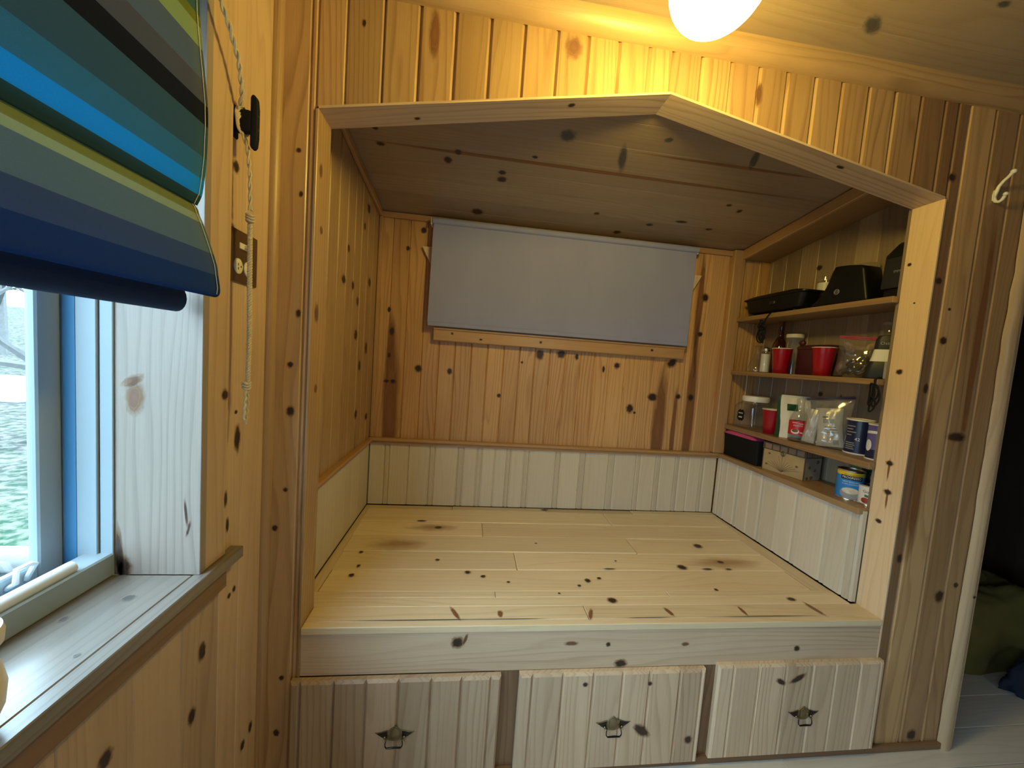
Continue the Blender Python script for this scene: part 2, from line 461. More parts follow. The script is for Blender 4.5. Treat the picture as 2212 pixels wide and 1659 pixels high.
# ---- front wall (partition with the gabled opening)
m = MB()
gl = (Vector((XA, 0, ZH)), Vector((-(ZP-ZH), 0, XP-XA)).normalized())      # normals pointing up out of the opening
gr = (Vector((XB, 0, ZH)), Vector(((ZP-ZH), 0, XB-XP)).normalized())
hl = (gl[0] + gl[1]*0.0068, -gl[1]); hr = (gr[0] + gr[1]*0.0068, -gr[1])
JA, JB = XA-0.0085, XB+0.0085
seams = [0.0, 0.086, 0.173, 0.266, 0.36, 0.455, 0.549, 0.643, 0.7375, 0.8265, 0.918, 1.011, 1.083, 1.175, 1.269, 1.36, 1.453,
         1.548, 1.641, 1.736, 1.831, 1.926, 2.016, 2.112, 2.212, 2.306, 2.40]
rtone = {21: (1.0, 0.2), 22: (0.85, 0.6), 23: (0.8, 0.65), 24: (1.35, 0.0), 25: (1.0, 0.35), 26: (1.05, 0.3)}
for i in range(len(seams)-1):
    a, b = seams[i], seams[i+1]
    tv = (rtone[i+1][0], rtone[i+1][1], R.random()) if i+1 in rtone else tone(0.13, 0.12, 0.22, 1.35 if i < 2 else 1.0)
    kw = dict(A=(1, 0, 0), L=(0, 0, 1), N=(0, -1, 0), ch=0.007 if i > 2 else 0.005, gr=0.007 if i > 2 else 0.005, th=0.02, tone=tv)
    if b <= JA or a >= JB:
        m.tgboard((a, 0, 0), width=b-a, length=2.32, **kw)
        continue
    zlo = 1.9
    cuts = []
    cuts.append(hl if b <= XP + 0.01 else hr)
    if a < XA:
        m.tgboard((a, 0, 0), width=JA-a, length=2.32, **kw)
        m.tgboard((JA, 0, zlo), width=b-JA, length=2.32-zlo, cuts=[cuts[0]], **kw)
    elif b > JB:
        m.tgboard((JB, 0, 0), width=b-JB, length=2.32, **kw)
        m.tgboard((a, 0, zlo), width=JB-a, length=2.32-zlo, cuts=[cuts[0]], **kw)
    else:
        m.tgboard((a, 0, zlo), width=b-a, length=2.32-zlo, cuts=[cuts[0]], **kw)
# studs behind the boards close the wall
m.box((-0.1, 0.02, 0), (XA-0.010, 0.10, 2.32), 'z', tone=(0.6, 0, 0))
m.box((XB+0.010, 0.02, 0), (2.39, 0.10, 2.32), 'z', tone=(0.6, 0, 0))
m.box((-0.1, 0.02, 2.18), (3.8, 0.10, 2.34), 'x', tone=(0.6, 0, 0))
m.box((2.42, -0.0, 2.02), (3.35, 0.10, 2.32), 'x', tone=(0.6, 0.2, 0))
m.box((3.30, -0.0, 0), (3.8, 0.10, 2.32), 'z', tone=(0.6, 0.2, 0))
kp = lambda a, b: (a, -0.0012, b)
K_front = [(0.058,1.272,.0072,.0077),(0.062,1.142,.0098,.0131),(0.030,0.803,.0074,.0082),(0.06,0.348,.0064,.0073),(0.05,0.174,.0078,.0104),
 (0.063,1.844,.0058,.0059),(0.072,1.732,.0047,.0072),(0.075,1.414,.006,.0114),(0.055,0.916,.0062,.0054),(2.077,2.028,.014,.0129),
 (2.085,1.694,.0125,.0105),(2.143,1.605,.0054,.0046),(2.138,1.499,.0127,.0124),(2.098,1.333,.009,.0158),(2.250,1.172,.0322,.0147),
 (2.095,0.731,.0103,.0153),(2.284,0.59,.0167,.0211),(2.259,0.053,.0181,.0187),(2.347,0.632,.0099,.0088),(0.216,2.189,.0047,.0092)]
m.knots(K_front, kp, 1)
m.knots([(0.785, 2.219, .0212, .0264), (1.363, 2.18, .010, .030)], kp, 2)
m.knots([(2.125, 1.02, .02, .25), (2.275, 1.5, .012, .35), (0.40, 2.19, .012, .05)], kp, 3)
struct(m.build('wall_front', ['honey', 'knot', 'palek', 'heart']))

# ---- left wall with its window opening
WY0, WY1, WZ0, WZ1 = -2.14, -0.27, 0.83, 2.02
m = MB()
ys = [0.0, -0.112, -0.187, -0.30, -0.41, -0.53, -0.64, -0.76, -0.87, -0.99, -1.10, -1.22, -1.33, -1.45, -1.56, -1.68, -1.79, -1.91, -2.02, -2.14]
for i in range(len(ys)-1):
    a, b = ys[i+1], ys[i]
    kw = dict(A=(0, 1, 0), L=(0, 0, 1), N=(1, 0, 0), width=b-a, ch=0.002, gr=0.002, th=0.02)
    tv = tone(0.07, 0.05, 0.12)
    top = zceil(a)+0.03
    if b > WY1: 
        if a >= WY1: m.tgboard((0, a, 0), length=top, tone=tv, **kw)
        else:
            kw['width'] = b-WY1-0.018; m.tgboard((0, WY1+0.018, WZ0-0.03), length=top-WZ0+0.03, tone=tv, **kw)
            kw['width'] = b-a; m.tgboard((0, a, 0), length=WZ0-0.03, tone=(tv[0]*.8, tv[1], tv[2]), **kw)  # below the sill, shade is put into the board colour
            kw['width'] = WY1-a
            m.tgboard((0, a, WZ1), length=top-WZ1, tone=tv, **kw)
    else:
        m.tgboard((0, a, 0), length=WZ0-0.03, tone=(tv[0]*.8, tv[1], tv[2]), **kw)  # same darkened colour, standing in for shade under the sill
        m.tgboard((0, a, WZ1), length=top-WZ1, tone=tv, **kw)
m.box((-0.02, Y0, 0), (0.0, WY0, 2.9), 'z', tone=(0.9, 0.1, 0))
# wall core around the opening
m.box((-0.30, WY1+0.018, -0.1), (-0.02, 0.02, 2.6), 'z', tone=(0.6, 0, 0))
m.box((-0.30, Y0-0.1, -0.1), (-0.02, WY0-0.018, 2.9), 'z', tone=(0.6, 0, 0))
m.box((-0.30, WY0-0.02, -0.1), (-0.02, WY1+0.02, WZ0-0.03), 'y', tone=(0.6, 0, 0))
m.box((-0.30, WY0-0.02, WZ1+0.018), (-0.02, WY1+0.02, 2.7), 'y', tone=(0.6, 0, 0))
kp = lambda a, b: (0.0012, a, b)
m.knots([(-0.155,1.718,.0095,.0119),(-0.150,0.703,.0056,.0062),(-0.131,1.091,.010,.030),(-0.138,1.157,.0051,.0045),
         (-0.162,0.888,.0049,.0162),(-0.131,0.708,.0055,.0074),(-0.24,0.634,.0098,.02),(-0.269,0.509,.010,.0176),(-0.459,0.632,.0109,.0147),
         (-0.08,0.227,.0088,.0128),(-0.045,0.244,.0075,.0149)], kp, 1)
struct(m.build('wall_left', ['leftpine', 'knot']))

# ---- floor, ceilings, unseen remaining walls of the room and the dark room beyond the doorway
m = MB()
y = -3.45
while y < 2.3:
    x = -0.1 - R.random()
    while x < 4.3:
        l = 1.2 + R.random()
        m.box((max(x, -0.12), y, -0.03), (min(x+l, 4.3), y+0.128, 0.0), 'x', bevel=0.0012, tone=tone(0.08, 0, 0.2))
        x += l + 0.001
    y += 0.13
struct(m.build('floor', ['floor']))

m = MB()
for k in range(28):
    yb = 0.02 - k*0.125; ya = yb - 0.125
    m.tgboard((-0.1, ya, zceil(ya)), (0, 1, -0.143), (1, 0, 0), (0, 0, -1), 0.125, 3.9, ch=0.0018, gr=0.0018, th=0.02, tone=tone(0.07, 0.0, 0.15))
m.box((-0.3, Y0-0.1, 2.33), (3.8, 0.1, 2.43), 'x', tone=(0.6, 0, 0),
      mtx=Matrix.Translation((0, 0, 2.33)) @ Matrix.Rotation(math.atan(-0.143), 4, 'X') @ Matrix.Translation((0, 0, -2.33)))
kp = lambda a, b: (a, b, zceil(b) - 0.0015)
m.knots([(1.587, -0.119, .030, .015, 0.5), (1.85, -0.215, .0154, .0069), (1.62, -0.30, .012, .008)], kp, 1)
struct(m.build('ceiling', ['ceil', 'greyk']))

m = MB()
m.box((X1, Y0-0.1, -0.05), (X1+0.1, 0.1, 2.9), 'z', tone=(0.9, 0.1, 0))
struct(m.build('wall_right', ['honey']))
m = MB()
bx0, bx1, bz0, bz1 = 1.40, 2.05, 1.25, 1.85
m.box((-0.1, Y0-0.12, -0.05), (bx0, Y0, 2.9), 'z'); m.box((bx1, Y0-0.12, -0.05), (X1+0.1, Y0, 2.9), 'z')
m.box((bx0, Y0-0.12, -0.05), (bx1, Y0, bz0), 'x'); m.box((bx0, Y0-0.12, bz1), (bx1, Y0, 2.9), 'x')
struct(m.build('wall_back', ['honey']))
w3 = struct(empty('added_fill_window', (1.725, Y0-0.06, bz0)))  # unseen window added in the back wall for neutral frontal fill
m = MB()
for a, b in ((bx0, bx0+0.04), (bx1-0.04, bx1)): m.box((a, Y0-0.09, bz0), (b, Y0-0.03, bz1), 'z')
m.box((bx0, Y0-0.09, bz0), (bx1, Y0-0.03, bz0+0.04), 'x'); m.box((bx0, Y0-0.09, bz1-0.04), (bx1, Y0-0.03, bz1), 'x')
m.build('window_frame', ['vinyl'], w3)
m = MB(); m.box((bx0+0.04, Y0-0.064, bz0+0.04), (bx1-0.04, Y0-0.058, bz1-0.04)); m.build('pane', ['pane'], w3)
m = MB()
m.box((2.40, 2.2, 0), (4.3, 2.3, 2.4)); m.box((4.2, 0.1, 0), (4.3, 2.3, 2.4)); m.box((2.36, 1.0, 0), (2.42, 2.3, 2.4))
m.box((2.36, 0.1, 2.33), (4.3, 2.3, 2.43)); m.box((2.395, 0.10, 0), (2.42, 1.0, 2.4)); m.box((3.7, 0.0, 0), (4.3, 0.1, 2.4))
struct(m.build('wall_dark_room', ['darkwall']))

# ---- alcove walls
XL, XR = 0.053, 2.034
NX = 2.235                     # back of the shelf niche
bs = [0.02, 0.12, 0.205, 0.294, 0.383, 0.468, 0.555, 0.642, 0.730, 0.817, 0.902, 0.986, 1.073, 1.16, 1.243, 1.329, 1.42, 1.508, 1.60, 1.689, 1.783, 1.875, 1.985, 2.08, 2.17, 2.26]
m = MB()
for i in range(len(bs)-1):
    bt = {0: (0.95, 0.1), 1: (0.9, 0.2)}.get(i)
    tv = (bt[0], bt[1], 0.3) if bt else tone(0.11, 0.12 if bs[i] < 1.2 else 0.02, 0.12)
    if bs[i] > 1.15: tv = (tv[0]*1.04, tv[1]*0.6, tv[2])
    m.tgboard((bs[i], D, 0.84), (1, 0, 0), (0, 0, 1), (0, -1, 0), bs[i+1]-bs[i], 1.25, ch=0.005, gr=0.006, th=0.02, tone=tv)
m.box((-0.1, D+0.02, -0.05), (2.42, D+0.12, 2.25), 'x', tone=(0.6, 0, 0))
kp = lambda a, b: (a, D-0.0012, b)
K_back = [(0.282,1.245,.017,.0185),(0.446,1.241,.0126,.0152),(0.272,1.958,.0142,.0141),(0.198,1.859,.0092,.0116),(0.928,1.363,.021,.0246),(1.046,1.377,.0213,.0207),
 (1.136,1.368,.0095,.0168),(1.371,1.336,.0168,.0161),(1.295,1.31,.007,.018),(1.47,1.098,.0189,.0234),(1.599,1.172,.0258,.0208),(1.695,1.372,.0277,.0206,.6),
 (0.719,1.127,.0106,.0106),(1.755,1.184,.0141,.0133),(1.832,1.183,.0161,.0187),(1.847,1.549,.0149,.013),(1.857,1.756,.0176,.0221),
 (0.119,1.54,.0082,.0131),(0.138,1.43,.0129,.0204),(0.13,1.304,.0083,.0134),(0.123,1.168,.013,.0087),(0.156,1.168,.0131,.0111),(0.832,1.316,.0066,.0065),(1.5,1.076,.0073,.0069)]
m.knots([(0.134,1.30,.016,.2)], lambda a, b: (a, D-0.0005, b), 2)
S_back = [(0.146,1.00,.034,.36),(1.65,0.99,.034,.30),(1.833,1.06,.026,.44),(1.826,1.709,.0164,.27),(1.743,0.986,.012,.22)]
m.knots(S_back, lambda a, b: (a, D-0.0008, b), 2)
m.knots(K_back, kp, 1)
struct(m.build('wall_alcove_back', ['honeyback', 'knot', 'heart']))

m = MB()
y = 0.06
while y < D:
    w = min(0.0925, D-y)
    m.tgboard((XL, y, 0.84), (0, 1, 0), (0, 0, 1), (1, 0, 0), w, 1.34, ch=0.006, gr=0.006, th=0.02, tone=tone(0.09, 0.08, 0.16))
    y += w
m.box((-0.1, 0.02, -0.05), (XL-0.02, D+0.1, 2.25), 'z', tone=(0.6, 0, 0))
K_al = [(0.407,1.587,.020,.0153),(0.7,1.961,.0193,.0192),(0.648,1.866,.0127,.0133),(0.589,1.53,.0145,.0175),(0.583,1.386,.0201,.0198),(0.748,1.332,.0178,.0265),
 (0.656,1.25,.0164,.0212),(0.632,1.031,.016,.0195),(0.802,0.992,.0186,.0168),(0.519,1.584,.0138,.0165),(0.45,1.715,.0121,.0137),(0.76,1.644,.0178,.019)]
m.knots(K_al, lambda a, b: (XL+0.0012, a, b), 1)
struct(m.build('wall_alcove_left', ['honey', 'knot']))

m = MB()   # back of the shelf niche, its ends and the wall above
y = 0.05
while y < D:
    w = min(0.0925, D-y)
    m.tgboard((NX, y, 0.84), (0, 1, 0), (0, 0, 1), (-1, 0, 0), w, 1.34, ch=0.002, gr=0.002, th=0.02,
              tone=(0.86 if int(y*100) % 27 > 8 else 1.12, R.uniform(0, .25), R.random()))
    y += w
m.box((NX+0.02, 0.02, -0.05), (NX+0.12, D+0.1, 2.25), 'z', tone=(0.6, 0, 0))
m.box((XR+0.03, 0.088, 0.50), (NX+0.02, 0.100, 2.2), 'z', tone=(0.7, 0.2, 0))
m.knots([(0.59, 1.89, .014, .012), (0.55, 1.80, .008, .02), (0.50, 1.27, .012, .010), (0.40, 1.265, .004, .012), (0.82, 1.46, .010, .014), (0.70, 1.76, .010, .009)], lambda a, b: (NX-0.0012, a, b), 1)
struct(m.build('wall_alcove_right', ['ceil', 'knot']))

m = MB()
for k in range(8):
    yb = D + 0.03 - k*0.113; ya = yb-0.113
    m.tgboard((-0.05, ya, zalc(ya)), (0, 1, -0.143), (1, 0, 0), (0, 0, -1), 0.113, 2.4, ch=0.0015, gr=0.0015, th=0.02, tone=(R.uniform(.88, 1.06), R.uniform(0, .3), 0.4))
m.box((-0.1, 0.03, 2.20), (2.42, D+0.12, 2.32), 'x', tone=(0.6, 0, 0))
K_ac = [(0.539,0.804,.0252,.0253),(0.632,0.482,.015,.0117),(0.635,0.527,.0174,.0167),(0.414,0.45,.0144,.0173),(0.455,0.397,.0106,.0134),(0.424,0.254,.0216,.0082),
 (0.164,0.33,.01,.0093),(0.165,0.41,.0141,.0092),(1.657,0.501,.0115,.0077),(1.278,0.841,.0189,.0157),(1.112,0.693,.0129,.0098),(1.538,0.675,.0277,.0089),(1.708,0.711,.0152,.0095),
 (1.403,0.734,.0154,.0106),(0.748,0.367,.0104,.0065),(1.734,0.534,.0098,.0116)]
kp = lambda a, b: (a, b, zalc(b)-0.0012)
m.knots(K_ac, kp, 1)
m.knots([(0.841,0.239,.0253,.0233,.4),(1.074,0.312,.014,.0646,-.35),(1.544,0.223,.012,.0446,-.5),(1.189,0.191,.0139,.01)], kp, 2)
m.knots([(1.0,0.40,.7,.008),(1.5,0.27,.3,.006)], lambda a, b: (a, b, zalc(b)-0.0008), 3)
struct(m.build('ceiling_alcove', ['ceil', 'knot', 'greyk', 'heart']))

# ---- whitewood wainscot round the bed, one panel per side
m = MB()
cu = [0.053, 0.132, 0.156, 0.256, 0.367, 0.394, 0.518, 0.548, 0.623, 0.649, 0.72, 0.786, 0.807, 0.885, 0.911, 1.063, 1.09, 1.203, 1.235, 1.371, 1.407,
      1.535, 1.562, 1.655, 1.685, 1.775, 1.80, 1.86, 1.935, 1.955, 2.034]
for a, b in zip(cu, cu[1:]):
    m.tgboard((a, 0.893, ZB+0.004), (1, 0, 0), (0, 0, 1), (0, -1, 0), b-a, 0.352, ch=0.006, gr=0.006, th=0.012, tone=tone(0.05, 0.08, 0.1, 0.86 if b-a < 0.04 else 0.97))
struct(m.build('trim_1', ['white']), 'pale beadboard wainscot along the back of the bed alcove')
m = MB()
cu = [0.088, 0.19, 0.31, 0.40, 0.52, 0.62, 0.72, 0.80, 0.893]
for a, b in zip(cu, cu[1:]):
    m.tgboard((XL, a, ZB+0.004), (0, 1, 0), (0, 0, 1), (1, 0, 0), b-a, 0.352, ch=0.001, gr=0.001, th=0.012, tone=tone(0.05, 0.12, 0.1, 0.95))
struct(m.build('trim_2', ['white']), 'pale panel wainscot along the left side of the bed alcove')
m = MB()
cu = [0.088, 0.102, 0.127, 0.202, 0.221, 0.342, 0.364, 0.45, 0.536, 0.558, 0.63, 0.70, 0.727, 0.80, 0.84, 0.86, 0.893]
for a, b in zip(cu, cu[1:]):
    m.tgboard((XR, a, ZB+0.004), (0, 1, 0), (0, 0, 1), (-1, 0, 0), b-a, 0.352, ch=0.006, gr=0.006, th=0.022, tone=tone(0.05, 0.05, 0.1, 0.88 if b-a < 0.03 else 1.0))
struct(m.build('trim_3', ['white']), 'pale beadboard wainscot under the shelves on the right')

# ---- chair rail, jambs, header boards, corner moulds, casings
m = MB()
m.box((XL, 0.868, 0.855), (XR, 0.905, 0.870), 'x', 0.003, tone(0.05)); m.box((XL, 0.880, 0.838), (XR, 0.895, 0.856), 'x', 0.002, tone(0.05, .1))
struct(m.build('trim_4', ['trim']), 'narrow chair rail along the back wall of the alcove')
m = MB()
m.box((XL-0.005, 0.085, 0.855), (XL+0.024, 0.868, 0.868), 'y', 0.003, tone(0.05)); m.box((XL-0.005, 0.085, 0.838), (XL+0.010, 0.868, 0.856), 'y', 0.002, tone(0.05, .1))
struct(m.build('trim_5', ['trim']), 'narrow chair rail along the left wall of the alcove')
JY = 0.088
m = MB()
m.box((XA-0.008, -0.003, 0.0), (XA, JY, ZH+0.01), 'z', 0.0015, (1.05, 0.05, .2), cuts=[(gl[0], gl[1])])
m.knots([(0.024,1.809,.009,.0164),(0.027,1.42,.0114,.0231),(0.040,1.654,.0085,.0099),(0.040,1.204,.0087,.0109)], lambda a, b: (XA+0.0008, a, b), 1)
struct(m.build('trim_6', ['honey', 'palek']), 'left jamb board of the alcove opening')
m = MB()
m.box((XB, -0.003, 0.0), (XB+0.008, JY, ZH+0.01), 'z', 0.0015, (1.25, 0.0, .5), cuts=[(gr[0], gr[1])])
m.knots([(0.055,1.385,.0096,.0088),(0.044,1.058,.0106,.0088),(0.037,0.955,.0119,.0087),(0.052,0.842,.0094,.0072),(0.071,1.762,.006,.0056),(0.04,1.624,.0027,.0032)],
        lambda a, b: (XB-0.0008, a, b), 1)
m.knots([(0.044,1.035,.003,.035),(0.037,0.93,.003,.03)], lambda a, b: (XB-0.0006, a, b), 2)
struct(m.build('trim_7', ['varnished', 'knot', 'heart']), 'right jamb board of the alcove opening')
def header(name, p0, p1, tn, lab, kn):
    m = MB()
    d = Vector((p1[0]-p0[0], 0, p1[1]-p0[1])); Ln = d.length; d.normalize(); nrm = Vector((-d.z, 0, d.x))
    O = Vector((p0[0], -0.003, p0[1]))
    vs = []
    for s in (0, Ln):
        for yy in (0, JY+0.003):
            for h in (0, 0.0065): vs.append(O + d*s + Vector((0, yy, 0)) + nrm*h)
    fs = [(0, 1, 3, 2), (4, 6, 7, 5), (0, 4, 5, 1), (2, 3, 7, 6), (0, 2, 6, 4), (1, 5, 7, 3)]
    m.add(vs, fs, (0, 1, 0), tuple(d), tn)
    m.knots(kn, lambda a, b: O + d*a + Vector((0, b, 0)) - nrm*0.0008, 1)
    return struct(m.build(name, ['pale', 'knot']), lab)
header('trim_8', (XA, ZH), (XP, ZP), (0.95, 0.1, .3), 'left header board under the gabled opening', [(0.25, .06, .008, .006), (0.70, .03, .01, .008)])
header('trim_9', (XP, ZP), (XB, ZH), (0.9, 0.15, .6), 'right header board under the gabled opening', [(0.62, .03, .012, .006)])
m = MB()   # quarter round in the room corner
m.lathe([(0.019, 0), (0.019, 2.33)], (0, 0, 0), 40)
struct(m.build('trim_10', ['honey']), 'rounded corner mould between left and front wall')
m = MB()
prof = [(0, 0)] + [(-0.042*math.cos(t*math.pi/16) , 0.0 + 0.042*math.sin(t*math.pi/16)) for t in range(0, 9)][::-1]
vs = []
for x in (0.0, X1):
    vs += [Vector((x, 0.0, 2.258)), Vector((x, -0.016, 2.262)), Vector((x, -0.030, 2.275)), Vector((x, -0.040, 2.294)), Vector((x, -0.044, 2.31)), Vector((x, 0.0, 2.31))]
fs = [list(range(6)), list(range(6, 12))] + [[i, (i+1) % 6, 6+(i+1) % 6, 6+i] for i in range(6)]
m.add(vs, fs, (0, 0, 1), (1, 0, 0), (1, 0.05, 0), smooth=True)
struct(m.build('trim_11', ['honey'], sharp=50), 'cove moulding between front wall and sloped ceiling')
m = MB()   # mouldings round the alcove ceiling
m.box((XL, D-0.016, zalc(D)-0.030), (XR, D, zalc(D)-0.002), 'x', 0.003, tone(0.05))
struct(m.build('trim_12', ['trim']), 'moulding at the top of the alcove back wall')
m = MB()
sl = Matrix.Translation((0, D, zalc(D))) @ Matrix.Rotation(math.atan(-0.143), 4, 'X')
m.box((XL, -0.82, -0.034), (XL+0.016, -0.016, -0.003), 'y', 0.003, tone(0.05), mtx=sl)
m.box((XL, D-0.018, 0.87), (XL+0.018, D, zalc(D)-0.03), 'z', 0.003, tone(0.05, .1))
struct(m.build('trim_13', ['trim']), 'moulding up the left corner and ceiling edge of the alcove')
m = MB()
m.box((XR-0.002, -0.85, -0.055), (XR+0.018, -0.0, -0.003), 'y', 0.003, tone(0.05), mtx=sl)
m.box((XR+0.018, -0.85, -0.040), (NX, -0.0, -0.003), 'y', 0.0, (0.8, .1, .3), mtx=sl)
m.box((1.985, 0.868, 0.872), (XR+0.018, 0.91, zalc(D)-0.0), 'z', 0.003, (1.0, .05, .4))
struct(m.build('trim_14', ['trim']), 'post and moulding framing the shelf niche on the right')
m = MB()   # live-edge casing strip beside the doorway
def fcas(u, v):
    z = v*2.02
    w0 = 2.372 + 0.006*mnoise.noise(Vector((3.1, z*3, 0))) + 0.004*mnoise.noise(Vector((9, z*14, 0)))
    w1 = 2.424
    a = u
    x = w0 + (w1-w0)*a
    return (x, -0.003 - 0.017*math.sin(math.pi*min(1, a*1.15)*0.87)**0.6, z)
m.grid(fcas, 10, 60, uvfn=lambda u, v: (u*0.05+3, v*2.0))
m.box((2.386, 0.0, 0), (2.424, 0.105, 2.02), 'z', 0.001, (0.8, .1, .5))
m.knots([(2.40, 0.60, .006, .005)], lambda a, b: (a, -0.022, b), 1)
struct(m.build('trim_15', ['bark', 'knot'], sharp=80), 'pale live-edge casing strip beside the dark doorway')
m = MB()
m.box((2.06, -0.012, 0), (2.42, 0.0, 0.026), 'x', 0.002, (0.55, .6, .5)); m.box((0.02, -0.012, 0), (2.06, 0.003, 0.026), 'x', 0.002, (0.5, .6, .2))
struct(m.build('baseboard_front', ['trim']))

# ---- left window
win = struct(empty('window_1', (-0.2, -0.86, WZ0)), 'white framed window in the left wall above the deep sill')
m = MB()
fx0, fx1 = -0.200, -0.147
for yy, sg in ((WY1, -1), (WY0, 1)):
    for xa, xb, d in ((-0.1705, fx1, 0.004), (-0.2085, -0.1725, 0.008), (-0.30, -0.2085, 0.002)):
        m.box((xa, min(yy, yy+sg*d), WZ0), (xb, max(yy, yy+sg*d), WZ1), 'z', 0.001)
m.box((fx0, WY0, WZ0), (fx1, WY1, WZ0+0.048), 'y', 0.003); m.box((fx0, WY0, WZ1-0.04), (fx1, WY1, WZ1), 'y', 0.003)
m.box((-0.300, WY0, WZ0), (fx0, WY1, WZ0+0.012), 'y', 0.002)
m.build('window_frame', ['vinyl'], win)
m = MB()
m.tube([(-0.163, WY0+0.06, WZ0+0.055), (-0.163, WY1-0.066, WZ0+0.055)], 0.0115, 12); m.build('stop_bead', ['vinylwhite'], win)
m = MB()
for y in (WY1-0.0045, WY0+0.0045): m.box((-0.231, y-0.002, WZ0+0.0125), (-0.210, y+0.002, WZ1), 'z')
m.box((-0.231, WY0+0.008, WZ0+0.0125), (-0.210, WY1-0.008, WZ0+0.0165), 'y')
m.build('weather_seal', ['vinylblue'], win)
m = MB()
sx0, sx1 = -0.252, -0.236
for (a, b) in ((WY1-0.046, WY1-0.003), (WY0+0.003, WY0+0.046)):
    m.box((sx0, a, WZ0+0.014), (sx1, b, WZ1-0.02), 'z', 0.003)
m.box((sx0, -1.24, WZ0+0.0525), (sx1, -1.20, WZ1-0.0605), 'z', 0.003)
m.box((sx0, WY0+0.0465, WZ0+0.014), (sx1, WY1-0.0465, WZ0+0.052), 'y', 0.003); m.box((sx0, WY0+0.0465, WZ1-0.06), (sx1, WY1-0.0465, WZ1-0.02), 'y', 0.003)
m.build('sash', ['vinyl'], win)
m = MB(); m.box((-0.2485, WY0+0.04, WZ0+0.045), (-0.2445, WY1-0.04, WZ1-0.05)); m.build('pane', ['pane'], win)
m = MB()
m.tube([(-0.236, -0.366, 0.862), (-0.222, -0.366, 0.872), (-0.22, -0.366, 0.898), (-0.22, -0.345, 0.897), (-0.22, -0.338, 0.893), (-0.236, -0.337, 0.862)], 0.0045, 8)
m.build('latch_handle', ['whiteplastic'], win)
m = MB()   # deep wooden sill with horn
m.box((-0.16, WY0-0.018, WZ0-0.028), (0.0, WY1+0.0, WZ0), 'y', 0.002, (1.0, 0, .3))
m.box((0.0, WY0-0.16, WZ0-0.028), (0.030, -0.147, WZ0), 'y', 0.002, (0.98, 0.1, .3))
m.knots([(-0.06, -0.345, .010, .009), (-0.115, -0.40, .005, .007), (-0.02, -0.48, .004, .004)], lambda a, b: (a, b, WZ0+0.0008), 1)
m.build('sill', ['sill', 'greyk'], win)
m = MB()
m.box((-0.16, WY1, WZ0), (0.0135, WY1+0.0175, WZ1+0.018), 'z', 0.001, (1.02, 0, .8)); m.box((-0.16, WY0-0.018, WZ0), (0.004, WY0, WZ1+0.018), 'z', 0.001, (1, 0, .1))
m.box((-0.16, WY0, WZ1), (0.004, WY1, WZ1+0.018), 'y', 0.001, (1, 0, .5))
kp = lambda a, b: (a, WY1-0.0008, b)
m.knots([(-0.110, 1.199, .0148, .0282), (-0.114, 1.235, .018, .008, .5)], kp, 1)
m.knots([(-0.139, 0.872, .0065, .055, .06), (-0.130, 0.845, .012, .022)], kp, 2)
m.knots([(-0.015, 0.965, .002, .025, .1), (-0.010, 0.93, .002, .015, -.2)], kp, 2)
m.build('window_jamb', ['jambwood', 'palek', 'knot'], win)
m = MB()
m.box((0.0005, -0.2685, WZ0), (0.013, -0.187, WZ1+0.09), 'z', 0.002, (0.92, 0.1, .8))
m.box((0.0, WY0-0.083, WZ0), (0.013, WY0, WZ1+0.09), 'z', 0.002, (1, 0.1, .8)); m.box((0.0, WY0, WZ1), (0.013, WY1, WZ1+0.09), 'y', 0.002, (1, 0.1, .8))
m.knots([(-0.191,0.963,.005,.0177), (-0.20,1.206,.010,.0116)], lambda a, b: (0.0138, a, b), 1)
m.build('casing', ['leftpine', 'knot'], win)
m = MB(); m.box((0.0, WY0-0.083, 0.751), (0.018, -0.187, WZ0-0.028), 'y', 0.003, (0.48, 0.45, .8)); m.build('apron', ['trim'], win)

# ---- window behind the blind in the alcove
w2 = struct(empty('window_2', (1.04, D, 1.4)), 'pine ledge and pointed casing of the window behind the blind')
m = MB(); m.box((0.352, 0.868, 1.398), (1.745, 0.905, 1.462), 'x', 0.004, (1.0, .05, .3)); m.box((0.352, 0.860, 1.455), (1.745, 0.905, 1.468), 'x', 0.003, (1.05, .05, .3))
m.knots([(0.45, 1.44, .006, .006), (0.60, 1.42, .008, .005), (0.92, 1.43, .007, .007), (1.55, 1.435, .008, .006)], lambda a, b: (a, 0.8672, b), 1)
m.build('sill', ['trim', 'knot'], w2)
for s, xx in ((-1, 0.34), (1, 1.742)):
    m = MB()
    pts = [(0, -0.12), (0, 0.01), (s*0.068, 0.008), (s*0.060, -0.010)]
    m.prism(pts, 0.02, Matrix.Translation((xx, 0.885, 1.864)), 0, 0.001, (1.15, 0, .4))
    m.build('casing', ['pale'], w2)
m = MB(); m.box((0.36, 0.885, 1.47), (1.74, 0.905, 1.99), 'x', 0, (0.8, 0, 0)); m.build('window_frame', ['trim'], w2)

